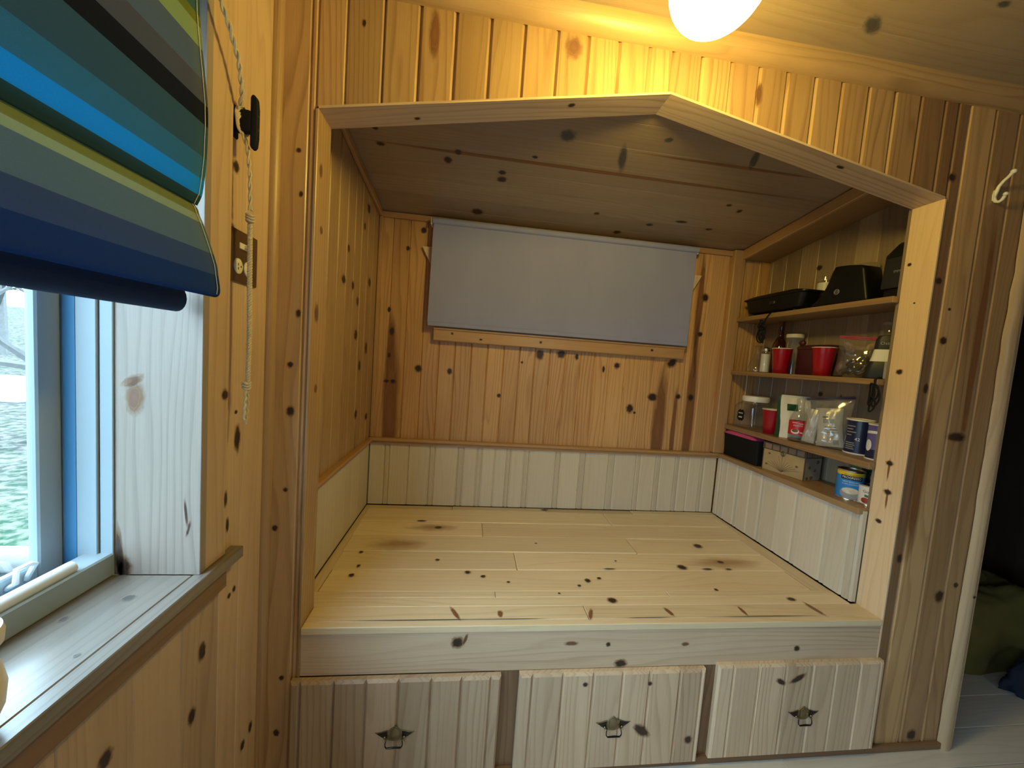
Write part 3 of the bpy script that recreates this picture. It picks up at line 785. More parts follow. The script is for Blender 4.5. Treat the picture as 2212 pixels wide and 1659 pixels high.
# ================================================================== PLATFORM BED WITH DRAWERS
bed = empty('platform_bed', (1.085, 0.45, 0))
tag(bed, 'built-in pine plank bed platform with three drawers, filling the gabled alcove', 'bed')
m = MB()
rows = [  # (y0, y1, joints, x start, x end)
    (-0.006, 0.019, [], XA, XB), (0.0195, 0.0845, [0.99], XA, XB), (0.085, 0.130, [], XL, XR), (0.1305, 0.163, [0.691, 1.334], XL, XR),
    (0.164, 0.297, [], 0.09, 1.955), (0.298, 0.426, [0.79], 0.086, 1.985), (0.427, 0.562, [1.35], 0.082, 1.995), (0.563, 0.704, [0.662], 0.078, 2.005),
    (0.705, 0.846, [1.342], 0.074, 2.01), (0.847, 0.893, [0.507, 1.02, 1.52], XL, XR)]
for k, (a, b, js, xs, xe) in enumerate(rows):
    ed = [xs] + js + [xe]
    for p, q in zip(ed, ed[1:]):
        dz = R.uniform(-0.0030, 0.0010) if k > 3 else 0
        base = 0.80 if k == 9 else 1.0
        m.box((p+0.0008, a, ZB-0.022), (q-0.0008, b, ZB+dz), 'x', bevel=0.0036 if 3 < k < 9 else 0.0018, tone=tone(0.08, 0.05, 0.2, base))
m.box((XL, 0.164, ZB-0.022), (0.0885, 0.847, ZB-0.004), 'y', 0.001, (0.9, 0.25, .3))
m.box((1.958, 0.164, ZB-0.022), (XR, 0.847, ZB-0.002), 'y', 0.001, (0.92, 0.3, .6))
m.box((XL, 0.03, ZB-0.05), (XR, 0.893, ZB-0.023), 'x')
kp = lambda a, b: (a, b, ZB+0.0022)
K_deck = [(0.452,0.639,.0187,.0137),(0.173,0.254,.0119,.0113),(0.181,0.314,.0074,.0103),(1.015,0.870,.0238,.012),(1.104,0.107,.0204,.0168),(1.051,0.222,.0127,.0143),
 (1.102,0.237,.0102,.0079),(1.009,0.191,.0079,.0073),(1.685,0.496,.0236,.0208),(1.495,0.316,.0244,.0197),(1.602,0.303,.0278,.0062),(1.699,0.303,.0175,.0063),
 (1.17,0.301,.0298,.0046),(1.701,0.357,.0158,.0112),(1.808,0.108,.0194,.012),(1.543,0.165,.0086,.0091),(0.593,0.274,.0139,.011),
 (0.472,0.359,.0108,.008),(0.162,0.413,.0098,.0085),(0.651,0.248,.0112,.0096),(0.365,0.706,.027,.0081),(0.921,0.146,.0058,.0057),(0.744,0.213,.0077,.0056),(1.22,0.36,.006,.005),(0.9,0.50,.007,.006)]
m.knots([(a, b, c*.8, d*.8) for a, b, c, d in K_deck], kp, 1)
m.knots([(1.85,0.055,.008,.0331,.2),(1.002,0.040,.006,.025,-.4),(0.554,0.050,.006,.03,.5),(1.283,0.047,.007,.02,.3),(1.56,0.048,.006,.02),(0.70,0.045,.008,.014),
         ], lambda a, b: (a, b, ZB+0.0014), 2)
m.knots([(1.72,0.355,.15,.035),(0.43,0.64,.10,.03),(0.30,0.48,.10,.04)], lambda a, b: (a, b, ZB+0.0012), 3)
m.knots([(0.5,0.0197,.26,.0016),(0.74,0.0197,.1,.0014),(1.62,0.0197,.18,.0016),(1.20,0.0197,.09,.0013)], kp, 1)
m.build('deck', ['deck', 'knot', 'heart', 'stain'], bed)
m = MB()
m.box((XA, -0.003, 0.352), (XB, 0.02, ZB-0.0225), 'x', 0.002, (1.0, 0.10, .37))
kp = lambda a, b: (a, -0.0042, b)
m.knots([(0.568,0.450,.0169,.0162,.4),(1.053,0.434,.0069,.007),(1.101,0.368,.0193,.0125),(1.736,0.405,.0106,.0092)], kp, 1)
m.knots([(0.592,0.462,.004,.0152,-.3),(1.32,0.43,.012,.006),(0.93,0.44,.02,.006)], kp, 2)
m.build('fascia_board', ['pale', 'knot', 'palek'], bed)
m = MB()
m.box((XA, 0.004, 0.0), (XB, 0.022, 0.352), 'x', 0.0, (0.85, 0.35, .3)); 
for a, b in ((0.71, 0.768), (1.394, 1.438)): m.box((a-0.02, -0.001, 0.026), (b+0.02, 0.005, 0.352), 'z', 0.001, (0.62, 0.6, R.random()))
m.build('face_frame', ['honey'], bed)

def pull(parent, x, z, y):
    m = MB()
    half = [(0, .028), (.006, .0235), (.013, .018), (.019, .0125), (.0225, .0145), (.030, .0120), (.040, .0085), (.050, .0070), (.059, .0075), (.053, .0035),
            (.046, -.0015), (.040, -.0065), (.031, -.0115), (.023, -.0130), (.016, -.0180), (.008, -.0205), (0, -.0212)]
    pts = half + [(-a, b) for a, b in half[-2:0:-1]]
    T = Matrix.Translation((x, y-0.0022, z))
    m.prism(pts, 0.0022, T, 0, 0.0006, smooth=False)
    # raised centre panel and dark engraved wings
    c = [(0, .0235), (.012, .0145), (.0135, .004), (.012, -.010), (.006, -.0165), (0, -.0175)]
    m.prism(c + [(-a, b) for a, b in c[-2:0:-1]], 0.0012, Matrix.Translation((x, y-0.0036, z)), 1, 0.0005)
    for s in (-1, 1):
        w = [(s*.0215, .0115), (s*.030, .0100), (s*.040, .0068), (s*.053, .0058), (s*.045, -.0005), (s*.039, -.0050), (s*.030, -.0095), (s*.022, -.0105)]
        m.prism(w, 0.001, Matrix.Translation((x, y-0.0032, z)), 2, 0.0004)
        m.ball((x+s*.0285, y-0.0045, z-.0065), .0042, .004, .0042, 12, 0)
        m.tube([(x+s*.0235, y-0.003, z-.0085), (x+s*.0235, y-0.012, z-.0085)], 0.0028, 10, 0)
    arc = [(x-.0235, y-.010, z-.0085), (x-.0255, y-.012, z-.018), (x-.0250, y-.013, z-.026), (x-.0205, y-.0135, z-.0310), (x-.010, y-.014, z-.0300), (x, y-.014, z-.0295),
           (x+.010, y-.014, z-.0300), (x+.0205, y-.0135, z-.0310), (x+.0250, y-.013, z-.026), (x+.0255, y-.012, z-.018), (x+.0235, y-.010, z-.0085)]
    m.tube(arc, [.0017, .0017, .0018, .0022, .0026, .0029, .0026, .0022, .0018, .0017, .0017], 10, 2)
    return m.build('drawer_pull', ['brass', 'brass', 'darkbrass'], parent)

dr = [  # x0, x1, z0, z1, board seams, pull centre, tone
    (0.092, 0.710, 0.020, 0.349, [0.119, 0.213, 0.305, 0.400, 0.497, 0.588, 0.678], (0.397, 0.176), 0.80, 0.4),
    (0.768, 1.396, 0.018, 0.352, [0.809, 0.907, 1.008, 1.106, 1.198, 1.304, 1.380], (1.086, 0.176), 0.98, 0.1),
    (1.440, 2.074, 0.026, 0.363, [1.494, 1.587, 1.689, 1.791, 1.879, 1.977, 2.056], (1.772, 0.182), 0.98, 0.03)]
dk = [[], [(1.354,0.107,.0124,.0125), (1.186,0.148,.014,.030,.9), (0.981,0.316,.0082,.0069), (1.199,0.312,.007,.0071)], [(1.735,0.312,.0284,.0093,.5), (1.672,0.302,.0186,.0083,-.5)]]
for i, (a, b, z0, z1, ss, pc, bt, rd) in enumerate(dr):
    m = MB()
    ed = [a] + ss + [b]
    for p, q in zip(ed, ed[1:]):
        m.tgboard((p, -0.022, z0), (1, 0, 0), (0, 0, 1), (0, -1, 0), q-p, z1-z0, ch=0.006, gr=0.007, th=0.020, tone=tone(0.12, rd, 0.2, bt),
                  cuts=[(Vector((0, -0.022, z1-0.008)), Vector((0, -0.75, 0.66))), (Vector((0, -0.022, z0+0.007)), Vector((0, -0.75, -0.66)))])
    m.knots(dk[i], lambda u, v: (u, -0.0232, v), 1)
    d = m.build('drawer', ['pale', 'knot'], bed)
    d['label'] = ['left drawer front of seven pine boards, nearest the window wall', 'middle drawer front, pull casting a long shadow',
                  'right drawer front, pale, with a winged dark knot'][i]
    pull(d, pc[0], pc[1], -0.022)

# ================================================================== ROLLER BLIND
N = NT('blind_fabric')
tc = N.n('ShaderNodeTexCoord')
nz = N.noise(N.n('ShaderNodeMapping', {0: tc.outputs['Object'], 'Scale': (3, 3, 1.2)}), 3.0, 3)
d1 = N.mix(nz, (0.31, 0.33, 0.58), (0.37, 0.39, 0.66))
dd = N.n('ShaderNodeBsdfDiffuse', {'Color': d1}); tt = N.n('ShaderNodeBsdfTranslucent', {'Color': (0.6, 0.58, 0.55)})
M['blind'] = N.surf(N.n('ShaderNodeMixShader', {0: 0.15, 1: dd, 2: tt}))
rb = empty('roller_blind', (1.04, 0.86, 2.0))
tag(rb, 'pale grey roller blind pulled down over the alcove back window', 'blind')
m = MB()
def fbl(u, v):
    x = 0.326 + (1.742-0.326)*u - 0.004*v*(1 if u < .5 else 1)
    z = 1.990 - (1.990-1.484)*v
    y = 0.850 - 0.004*min(1, v*4) + 0.003*math.sin(5*u)*v + 0.003*mnoise.noise(Vector((u*6, v*3, 1)))*v + 0.002*mnoise.noise(Vector((u*30, v*6, 4)))*max(0, v-.75)*4
    return (x, y, z)
m.grid(fbl, 80, 24); m.build('fabric', ['blind'], rb)
m = MB()
m.tube([(0.322, 0.852, 1.994), (1.750, 0.852, 1.996)], 0.0165, 16); m.build('roller_tube', ['blind'], rb)
m = MB(); m.box((0.323, 0.842, 1.470), (1.742, 0.851, 1.492), 'x', 0.003); m.build('hem_bar', ['blind'], rb)
for x in (0.316, 1.750):
    m = MB(); m.box((x-0.004, 0.85, 1.975), (x+0.004, 0.906, 2.008), 'z', 0.001); m.tube([(x-0.005, 0.858, 1.991), (x+0.005, 0.858, 1.991)], 0.008, 10); m.build('bracket', ['whiteplastic'], rb)

# ================================================================== STRIPED ROMAN SHADE
shade = empty('roman_shade', (0.03, -1.2, 1.4))
tag(shade, 'folded fabric shade with blue, teal and olive stripes over the left window', 'window shade')
prof = [(.020, 2.12), (.020, 2.02), (.021, 1.94), (.022, 1.91), (.027, 1.856), (.033, 1.80), (.037, 1.757), (.038, 1.72), (.0365, 1.663), (.033, 1.625), (.029, 1.596), (.021, 1.577)]
prof2 = [(.008, 1.600), (.014, 1.583), (.022, 1.571), (.0255, 1.560), (.032, 1.545), (.042, 1.517), (.051, 1.49), (.0575, 1.468), (.060, 1.45), (.0635, 1.425), (.062, 1.414), (.055, 1.409), (.045, 1.411), (.025, 1.420), (.010, 1.43)]
S1 = [(2.12, (.08,.19,.21)), (1.912, (.24,.28,.07)), (1.893, (.36,.46,.24)), (1.856, (.15,.21,.27)), (1.80, (.135,.15,.185)), (1.757, (.028,.034,.055)), (1.72, (.075,.16,.20)),
      (1.663, (.07,.24,.33)), (1.625, (.03,.36,.62)), (1.596, (.05,.12,.14))]
S2 = [(1.60, (.28,.29,.12)), (1.56, (.38,.44,.31)), (1.545, (.17,.25,.29)), (1.49, (.085,.14,.25)), (1.45, (.035,.085,.22))]
def stripes(name, S, zt, zb):
    N = NT(name)
    g = N.n('ShaderNodeNewGeometry'); z = N.n('ShaderNodeSeparateXYZ', {0: g.outputs['Position']}).outputs[2]
    yv = N.n('ShaderNodeSeparateXYZ', {0: g.outputs['Position']})
    f = N.math('DIVIDE', N.math('SUBTRACT', zt, z), zt-zb, clamp=True)
    c = N.ramp(f, [((zt-a)/(zt-zb), col) for a, col in S], 'CONSTANT')
    w = N.noise(N.n('ShaderNodeMapping', {0: g.outputs['Position'], 'Scale': (300, 900, 900)}), 1.0, 1)
    c = N.mix(0.25, c, N.mix(w, (0.25, 0.25, 0.25), (1, 1, 1)), 'MULTIPLY')
    d = N.n('ShaderNodeBsdfDiffuse', {'Color': c, 'Roughness': 0.9}); t = N.n('ShaderNodeBsdfTranslucent', {'Color': c})
    return N.surf(N.n('ShaderNodeMixShader', {0: 0.42, 1: d, 2: t}))
M['str1'] = stripes('striped_fabric', S1, 2.12, 1.575); M['str2'] = stripes('striped_fabric_hem', S2, 1.60, 1.405)
YR, YL = -0.302, -2.12
def sheet(prof, bow, thick=0.0015):
    m = MB()
    n = len(prof)
    # resample smoothly
    dense = []
    for i in range(n-1):
        for k in range(4):
            t = k/4; p0, p1, p2, p3 = prof[max(i-1, 0)], prof[i], prof[i+1], prof[min(i+2, n-1)]
            f = lambda a, b, c, d: 0.5*((2*b) + (-a+c)*t + (2*a-5*b+4*c-d)*t*t + (-a+3*b-3*c+d)*t**3)
            dense.append((f(p0[0], p1[0], p2[0], p3[0]), f(p0[1], p1[1], p2[1], p3[1])))
    dense.append(prof[-1]); K = len(dense)-1
    def fn(u, v):
        x, z = dense[min(K, round(v*K))]
        s = u
        y = YR + (YL-YR)*s
        k = math.sin(math.pi*min(1, s*1.0))
        edge = 1 - math.exp(-s*14)
        x2 = x + bow*k*math.sin(math.pi*min(1, max(0, (2.05-z)/0.45)))*0.8 + 0.0025*mnoise.noise(Vector((s*7, z*9, 2)))*edge
        return (x2, y, z - 0.004*k + 0.0*edge)
    m.grid(fn, 48, K)
    return m
m = sheet(prof, 0.014); o = m.build('fabric', ['str1'], shade, sharp=180); o['label'] = 'upper fold, teal to bright blue stripes'
sm = o.modifiers.new('thickness', 'SOLIDIFY'); sm.thickness = 0.0012
m = sheet(prof2, 0.0); o = m.build('fabric', ['str2'], shade, sharp=180); o['label'] = 'lower fold, olive to navy stripes'
sm = o.modifiers.new('thickness', 'SOLIDIFY'); sm.thickness = 0.0012
for pf_, lb in ((prof, 'upper'), (prof2[:11], 'lower')):
    m = MB(); m.tube([(x+0.0016, YR-0.010, z) for x, z in pf_], 0.0006, 5); m.build('hem_stitch', ['lining'], shade)
m = MB()
ell = [(-0.014 + 0.019*math.cos(t), 1.401 + 0.025*math.sin(t)) for t in [2*math.pi*i/20 for i in range(20)]]
def fh(u, v):
    x, z = ell[round(v*20) % 20]
    return (x, YR + 0.0 + (YL-YR)*u, z)
m.grid(fh, 24, 20); m.face([(x, YR, z) for x, z in ell])
M['navyfab'] = pm('navy_fabric', (0.012, 0.035, 0.10), 0.95, vary=0.15, scale=60)
m.build('hem_roll', ['navyfab'], shade)
m = MB()
m.grid(lambda u, v: (0.014 - 0.002*v + 0.002*math.sin(v*9), YR + 0.004 - 0.02*u, 2.12 - 0.32*v), 2, 24); m.build('lining', ['lining'], shade)
m = MB(); m.box((0.0, YL-0.02, 2.10), (0.04, YR+0.01, 2.15), 'y', 0.002); m.build('head_rail', ['trim'], shade)

# ================================================================== CORD, CLEAT, SWITCH PLATE
def helix(path, rad, turns_per_m, ph):
    out = []; s = 0; P = [Vector(p) for p in path]
    # resample at 3 mm
    pts = []
    for a, b in zip(P, P[1:]):
        n = max(1, int((b-a).length/0.003))
        for k in range(n): pts.append(a + (b-a)*k/n)
    pts.append(P[-1])
    for i, p in enumerate(pts):
        if i: s += (pts[i]-pts[i-1]).length
        t = (pts[min(i+1, len(pts)-1)] - pts[max(i-1, 0)]).normalized()
        u = t.orthogonal().normalized()
        u = (Vector((1, 0, 0)) - t*t.x).normalized(); w = t.cross(u)
        a = s*turns_per_m*2*math.pi + ph
        out.append(p + (u*math.cos(a) + w*math.sin(a))*rad)
    return out
cord = empty('pull_cord', (0.045, -0.17, 1.14))
tag(cord, 'twisted natural pull cord of the striped shade, wound on the black cleat and hanging loose', 'cord')
top = [(0.030, -0.310, 2.09), (0.038, -0.29, 1.985), (0.042, -0.253, 1.939), (0.042, -0.224, 1.902), (0.036, -0.199, 1.855), (0.026, -0.186, 1.832)]
m = MB()
for ph in (0, math.pi): m.tube(helix(top, 0.0028, 24, ph), 0.0028, 6)
m.build('cord_strand', ['rope'], cord)
m = MB()
for k, dz in enumerate((0.010, 0.004, -0.004, -0.010)):
    loop = [(0.020 + 0.001*k + 0.012*math.cos(t)*0.4, -0.170 + 0.0145*math.cos(t), 1.810 + dz + 0.034*math.sin(t)*0.55) for t in [2*math.pi*i/22 for i in range(22)]]
    m.tube(loop, 0.0028, 6, closed=True)
m.build('cord_wrap', ['rope'], cord)
low = [(0.020, -0.172, 1.790), (0.034, -0.174, 1.755), (0.040, -0.174, 1.70), (0.042, -0.172, 1.62)]
m = MB()
for ph in (0, math.pi): m.tube(helix(low, 0.0022, 20, ph), 0.0024, 6)
low2 = [(0.042, -0.172, 1.59), (0.043, -0.171, 1.47), (0.044, -0.169, 1.347), (0.044, -0.171, 1.235)]
for ph in (0, 2.1, 4.2): m.tube(helix(low2, 0.0030, 55, ph), 0.0027, 6)
m.build('cord_strand', ['rope'], cord)
for z in (1.603, 1.226):
    m = MB()
    m.ball((0.042, -0.172, z), .0072, .0072, .011, 14)
    for dz in (-.006, 0, .006): m.tube([(0.042+.0075*math.cos(t), -0.172+.0075*math.sin(t), z+dz+.002*math.sin(t*2)) for t in [2*math.pi*i/14 for i in range(14)]], 0.0024, 6, closed=True)
    m.build('knot', ['rope'], cord)
m = MB()
for dy, ln in ((-0.004, 0.075), (0.004, 0.085)):
    m.tube(helix([(0.044, -0.173+dy, 1.222), (0.045, -0.176+dy*1.3, 1.18), (0.045, -0.180+dy, 1.222-ln)], 0.0012, 60, dy*900), 0.0027, 6)
m.build('tassel', ['rope'], cord)

cl = MB()
pts = [(-.057, .004), (-.050, .0085), (-.030, .0105), (.030, .0105), (.050, .0085), (.057, .004), (.057, -.001), (.050, -.004), (-.050, -.004), (-.057, -.001)]
# horn bar: outline in (along z, out from the wall), extruded across y
mt = Matrix(((0, 0, 1, 0.043), (0, 1, 0, -0.177), (1, 0, 0, 1.809), (0, 0, 0, 1)))
cl.prism(pts, 0.014, mt, 0, 0.003, smooth=True)
cl.box((0.001, -0.179, 1.785), (0.042, -0.161, 1.833), 'z', 0.006, segs=2, smooth=True)
cl.box((0.0, -0.183, 1.775), (0.006, -0.157, 1.843), 'z', 0.002)
for dz in (-.014, .014): cl.ball((0.0535, -0.170, 1.809+dz), .0008, .003, .003, 10, 1)
tag(cl.build('cord_cleat', ['blackmat', 'slot']), 'black cord cleat screwed to the wall beside the shade', 'cleat')

pl = empty('switch_plate', (0, -0.129, 1.52))
tag(pl, 'brown switch and outlet plate on the window wall, behind the hanging cord', 'switch plate')
m = MB(); m.box((0.0, -0.184, 1.463), (0.0055, -0.073, 1.582), 'y', 0.002, segs=2); m.build('cover_plate', ['plate'], pl)
m = MB()
m.box((0.0045, -0.146, 1.541), (0.0075, -0.118, 1.555), 'y', 0.001); m.box((0.006, -0.131, 1.544), (0.018, -0.119, 1.552), 'y', 0.0015)
m.build('toggle_switch', ['ivory'], pl)
for y in (-0.150, -0.113):
    m = MB()
    m.lathe([(0.0005, 0.0085), (0.0135, 0.0085), (0.0150, 0.0075), (0.0155, 0.005)], mtx=Matrix.Translation((0, y, 1.4995)) @ Matrix.Rotation(math.pi/2, 4, 'Y') @ Matrix.Diagonal((1.15, 1, 1, 1)), seg=28, smooth=False)
    for a, b in ((-.006, .0045), (-.006, -.0045)): m.box((0.0082, y+a*0.6-.0012, 1.4995+b-.004), (0.0088, y+a*0.6+.0012, 1.4995+b+.002), mat=1)
    m.box((0.0082, y+.005, 1.4975), (0.0088, y+.0085, 1.5015), mat=1)
    m.build('outlet', ['ivory', 'slot'], pl)
for y, z in ((-0.163, 1.548), (-0.098, 1.548), (-0.1315, 1.4995)):
    m = MB(); m.ball((0.0055, y, z), .0012, .0028, .0028, 12); m.build('screw', ['plate'], pl)

# ================================================================== COAT HOOK
hk = MB()
up = [(2.25, 0.0, 1.987), (2.25, -0.004, 2.000), (2.25, -0.008, 2.016), (2.25, -0.018, 2.030), (2.25, -0.028, 2.039), (2.25, -0.036, 2.048)]
hk.tube(up, [.006, .0055, .0048, .0044, .0044, .0050], 12); hk.ball((2.25, -0.038, 2.051), .0075, seg=14)
lowp = [(2.25, 0.0, 1.995), (2.25, -0.001, 1.980), (2.25, -0.006, 1.969), (2.25, -0.014, 1.965), (2.25, -0.021, 1.969), (2.25, -0.026, 1.979)]
hk.tube(lowp, [.006, .0056, .0048, .0044, .0044, .0048], 12); hk.ball((2.25, -0.0275, 1.985), .0062, seg=14)
hk.prism([(2.243, 1.972), (2.257, 1.972), (2.259, 1.99), (2.256, 2.006), (2.244, 2.006), (2.241, 1.99)], 0.004, Matrix.Translation((0, -0.004, 0)), 0, 0.001)
tag(hk.build('coat_hook', ['hook']), 'white double coat hook on the dark boards right of the alcove', 'hook')

# ================================================================== CEILING LAMP
N = NT('lamp_glow')
N.m.node_tree.nodes  # opal glass globe, lit from within
M['globe'] = N.surf(N.n('ShaderNodeEmission', {'Color': (1.0, 0.74, 0.16), 'Strength': LAMP}))
GC = Vector((0.996, -0.340, 2.117))
lamp = empty('ceiling_light', GC)
tag(lamp, 'glowing white globe lamp on the ceiling above the gabled opening', 'lamp')
g = MB()
g.ball(GC, 0.094, 0.094, 0.090, 40)
g.build('globe', ['globe'], lamp, sharp=180)
m = MB()
nrm = Vector((0, -0.1416, -0.99)).normalized()
mt = Matrix.Translation((GC.x, GC.y, zceil(GC.y))) @ Matrix.Rotation(-math.atan(0.143), 4, 'X')
m.lathe([(0.001, 0.0), (0.060, 0.0), (0.064, -0.03), (0.080, -0.07)], mtx=mt)
m.lathe([(0.118, 2.194), (0.119, 2.197), (0.085, 2.245), (0.070, 2.285), (0.0645, 2.33)], (GC.x, GC.y, 0), 40)  # out-of-view cone added to the fitting to keep lamplight off the ceiling
m.lathe([(0.1175, 2.1945), (0.084, 2.242), (0.069, 2.282), (0.06, 2.33)], (GC.x, GC.y, 0), 40)
m.build('canopy_and_light_shield', ['brass'], lamp)

# ================================================================== JAR ON THE SILL
jar = MB()
jar.lathe([(0.001, 0.0), (0.030, 0.0), (0.034, 0.006), (0.042, 0.03), (0.044, 0.055), (0.040, 0.080), (0.033, 0.094), (0.034, 0.102), (0.042, 0.112), (0.043, 0.125), (0.041, 0.133), (0.036, 0.131), (0.034, 0.115), (0.03, 0.1), (0.001, 0.1)],
          (-0.029, -0.614, WZ0+0.0005), 36)
tag(jar.build('ceramic_jar', ['creamceramic'], sharp=60), 'cream ceramic jar on the window sill, cut off at the left edge', 'jar')

# ================================================================== SHELVES
SX0, SX1 = 2.036, NX
sh = [('highest', 1.632, 1.655, 'top shelf of the niche, carrying the black appliances'),
      ('second', 1.333, 1.355, 'second shelf from the top, carrying two red cups'),
      ('third', 1.020, 1.046, 'third shelf from the top, carrying jar, bottle and canisters'),
      ('lowest', 0.848, 0.872, 'lowest shelf of the niche, ledge above the pale wainscot, carrying bin and cans')]
ZS = {}
for k, (nm, a, b, lab) in enumerate(sh):
    m = MB()
    fx = SX0 if k < 3 else 2.018
    m.box((fx, 0.0895 if k != 1 else 0.101, a), (SX1-0.001, 0.888 if k < 3 else 0.866, b), 'y', 0.002, tone(0.06, 0.15, 0.1, 0.82))
    tag(m.build('shelf', ['honey']), lab, 'shelf', 'shelves of the niche')
    ZS[nm] = b

def scribble(m, fn, w, h, n, mat=0):
    """handwriting too small to read in the photo: a looping pen stroke"""
    pts = []
    for k in range(n*8+1):
        q = k/8; a = q*2*math.pi
        pts.append(fn(-w/2 + w*q/n + .25*w/n*math.sin(a), h*.5*math.cos(a)*(.55+.45*math.sin(q*1.9)**2)))
    m.tube(pts, .0006, 5, mat)

def T(x, y, z, rz=0): return Matrix.Translation((x, y, z)) @ Matrix.Rotation(rz, 4, 'Z')
VIEW = math.radians(218)       # the direction the labels face, out of the niche towards the room

# ---- top shelf
z1 = ZS['highest'] + 0.0005
t = empty('electric_skillet', (2.12, 0.665, z1)); tag(t, 'low black electric pan with lid at the left end of the top shelf', 'electric pan')
m = MB()
def rr(w, l, r, z, n=6):
    out = []
    for cx, cy, a0 in ((w-r, l-r, 0), (-w+r, l-r, 90), (-w+r, -l+r, 180), (w-r, -l+r, 270)):
        for k in range(n+1):
            a = math.radians(a0 + 90*k/n); out.append(Vector((cx + r*math.cos(a), cy + r*math.sin(a), z)))
    return out
def loft(m, rings, mtx, mat=0, smooth=True, cap=True):
    V = [[m.bm.verts.new(mtx @ p) for p in r] for r in rings]; n = len(V[0])
    for j in range(len(V)-1):
        for i in range(n):
            f = m.bm.faces.new((V[j][i], V[j][(i+1) % n], V[j+1][(i+1) % n], V[j+1][i])); f.smooth = smooth
            f.material_index = mat[j] if isinstance(mat, (list, tuple)) else mat
            for l in f.loops: l[m.tn] = (1, 0, 0, 1)
    if cap:
        f = m.bm.faces.new(V[0]); f.material_index = mat[0] if isinstance(mat, (list, tuple)) else mat
        f = m.bm.faces.new(V[-1]); f.material_index = mat[-1] if isinstance(mat, (list, tuple)) else mat
mt = T(2.103, 0.655, z1)
loft(m, [rr(.045, .150, .03, .014), rr(.050, .165, .03, .02), rr(.056, .183, .03, .082), rr(.061, .196, .03, .086), rr(.061, .196, .03, .092)], mt)
m.build('pan', ['black'], t, sharp=40)
m = MB(); loft(m, [rr(.058, .180, .03, .0925), rr(.054, .172, .03, .098), rr(.038, .135, .03, .107), rr(.016, .06, .013, .110)], mt); m.build('lid', ['black'], t, sharp=40)
for dx in (-.052, .0):
    for dy in (-.12, .13):
        m = MB(); m.lathe([(0.001, 0), (.008, 0), (.009, .015), (0.001, .016)], (2.128+dx, 0.655+dy, z1), 12); m.build('foot', ['charcoal'], t)
m = MB(); m.box((2.0385, 0.62, z1+.045), (2.0600, 0.655, z1+.062), 'y', 0.003); m.build('heat_dial', ['charcoal'], t)

m = MB()   # cord hanging off the top shelf in a tied bundle
m.tube([(2.075, 0.62, z1+.006), (2.045, 0.625, z1+.004), (2.030, 0.632, z1-.006), (2.026, 0.645, 1.628), (2.026, 0.655, 1.600), (2.026, 0.66, 1.585)], 0.0032, 8)
for ky, kz, w, h in ((0.660, 1.560, .017, .050), (0.668, 1.552, .022, .046), (0.654, 1.548, .012, .042), (0.672, 1.600, .016, .022)):
    lp = [(2.026+0.004*math.sin(3*tt), ky + w*math.cos(tt), kz + h*math.sin(tt)) for tt in [2*math.pi*i/26 for i in range(26)]]
    m.tube(lp, 0.0030, 8, closed=True)
m.tube([(2.024, 0.648, 1.57), (2.023, 0.645, 1.53), (2.024, 0.655, 1.508)], [.007, .008, .006], 8)
m.box((2.016, 0.648, 1.570), (2.034, 0.680, 1.582), 'y', 0.004)
tag(m.build('power_cord', ['blackmat']), 'black power cord hanging in a tied bundle from the top shelf', 'cord')

t = empty('food_slicer', (2.12, 0.33, z1)); tag(t, 'black sloping kitchen appliance with a round badge, middle of the top shelf', 'appliance')
m = MB()
out = [(.135, 0), (.135, .012), (.105, .022), (.075, .048), (.052, .090), (.036, .140), (.024, .166), (-.03, .160), (-.088, .148), (-.098, .135), (-.122, .02), (-.125, 0)]
mt = Matrix(((0, 1, 0, 2.062), (1, 0, 0, 0.325), (0, 0, 1, z1), (0, 0, 0, 1)))
m.prism(out, 0.088, mt, 0, 0.010, smooth=True, segs=3)
m.build('housing', ['black'], t, sharp=50)
m = MB()
for rr_ in (.011, .0085):
    m.tube([(2.0612, 0.325 + rr_*math.cos(a), z1+.055 + rr_*math.sin(a)) for a in [2*math.pi*i/24 for i in range(24)]], 0.0007, 6, closed=True)
text_on(m, 'GE', .012, lambda x, y: (2.0605, 0.325 - x, z1+.055 + y)); m.build('badge', ['labelgrey'], t)
t = empty('plastic_canister', (2.19, 0.50, z1)); tag(t, 'clear canister with white label behind the black sloping appliance', 'canister')
m = MB(); m.lathe([(0.001, .001), (.028, .001), (.030, .01), (.030, .145), (.028, .15)], (2.200, 0.515, z1), 28); m.build('body', ['filmdark'], t)
m = MB(); m.lathe([(.0305, .075), (.0305, .140)], (2.200, 0.515, z1), 28); m.build('label_band', ['labelwhite'], t)
m = MB(); m.lathe([(.0315, .150), (.0315, .166), (.026, .170), (0.001, .170)], (2.200, 0.515, z1), 28); m.build('lid', ['film'], t)
m = MB()
m.lathe([(0.001, 0), (.034, 0), (.037, .02), (.040, .175), (.038, .182), (0.001, .184)], (2.192, 0.325, z1), 28)
tag(m.build('plastic_tub', ['film']), 'pale translucent tub peeping out above the black sloping appliance', 'tub')
t = empty('toaster', (2.12, 0.14, z1)); tag(t, 'dark grey slant-topped appliance half hidden by the right jamb, top shelf', 'appliance')
m = MB()
out = [(.105, .035), (.110, .030), (.104, .160), (.060, .195), (-.045, .205), (-.045, .035)]
mt = Matrix(((0, 1, 0, 2.070), (1, 0, 0, 0.150-.105), (0, 0, 1, z1), (0, 0, 0, 1)))
m.prism([(a+.0, b) for a, b in [(.110, .035), (.104, .160), (.062, .198), (-.035, .205), (-.035, .035)] if True], 0.125, Matrix(((0, 1, 0, 2.070), (1, 0, 0, 0.132-.0), (0, 0, 1, z1), (0, 0, 0, 1))) @ Matrix.Translation((-.075, 0, 0)), 0, 0.006, segs=2)
m.build('housing', ['charcoal'], t)
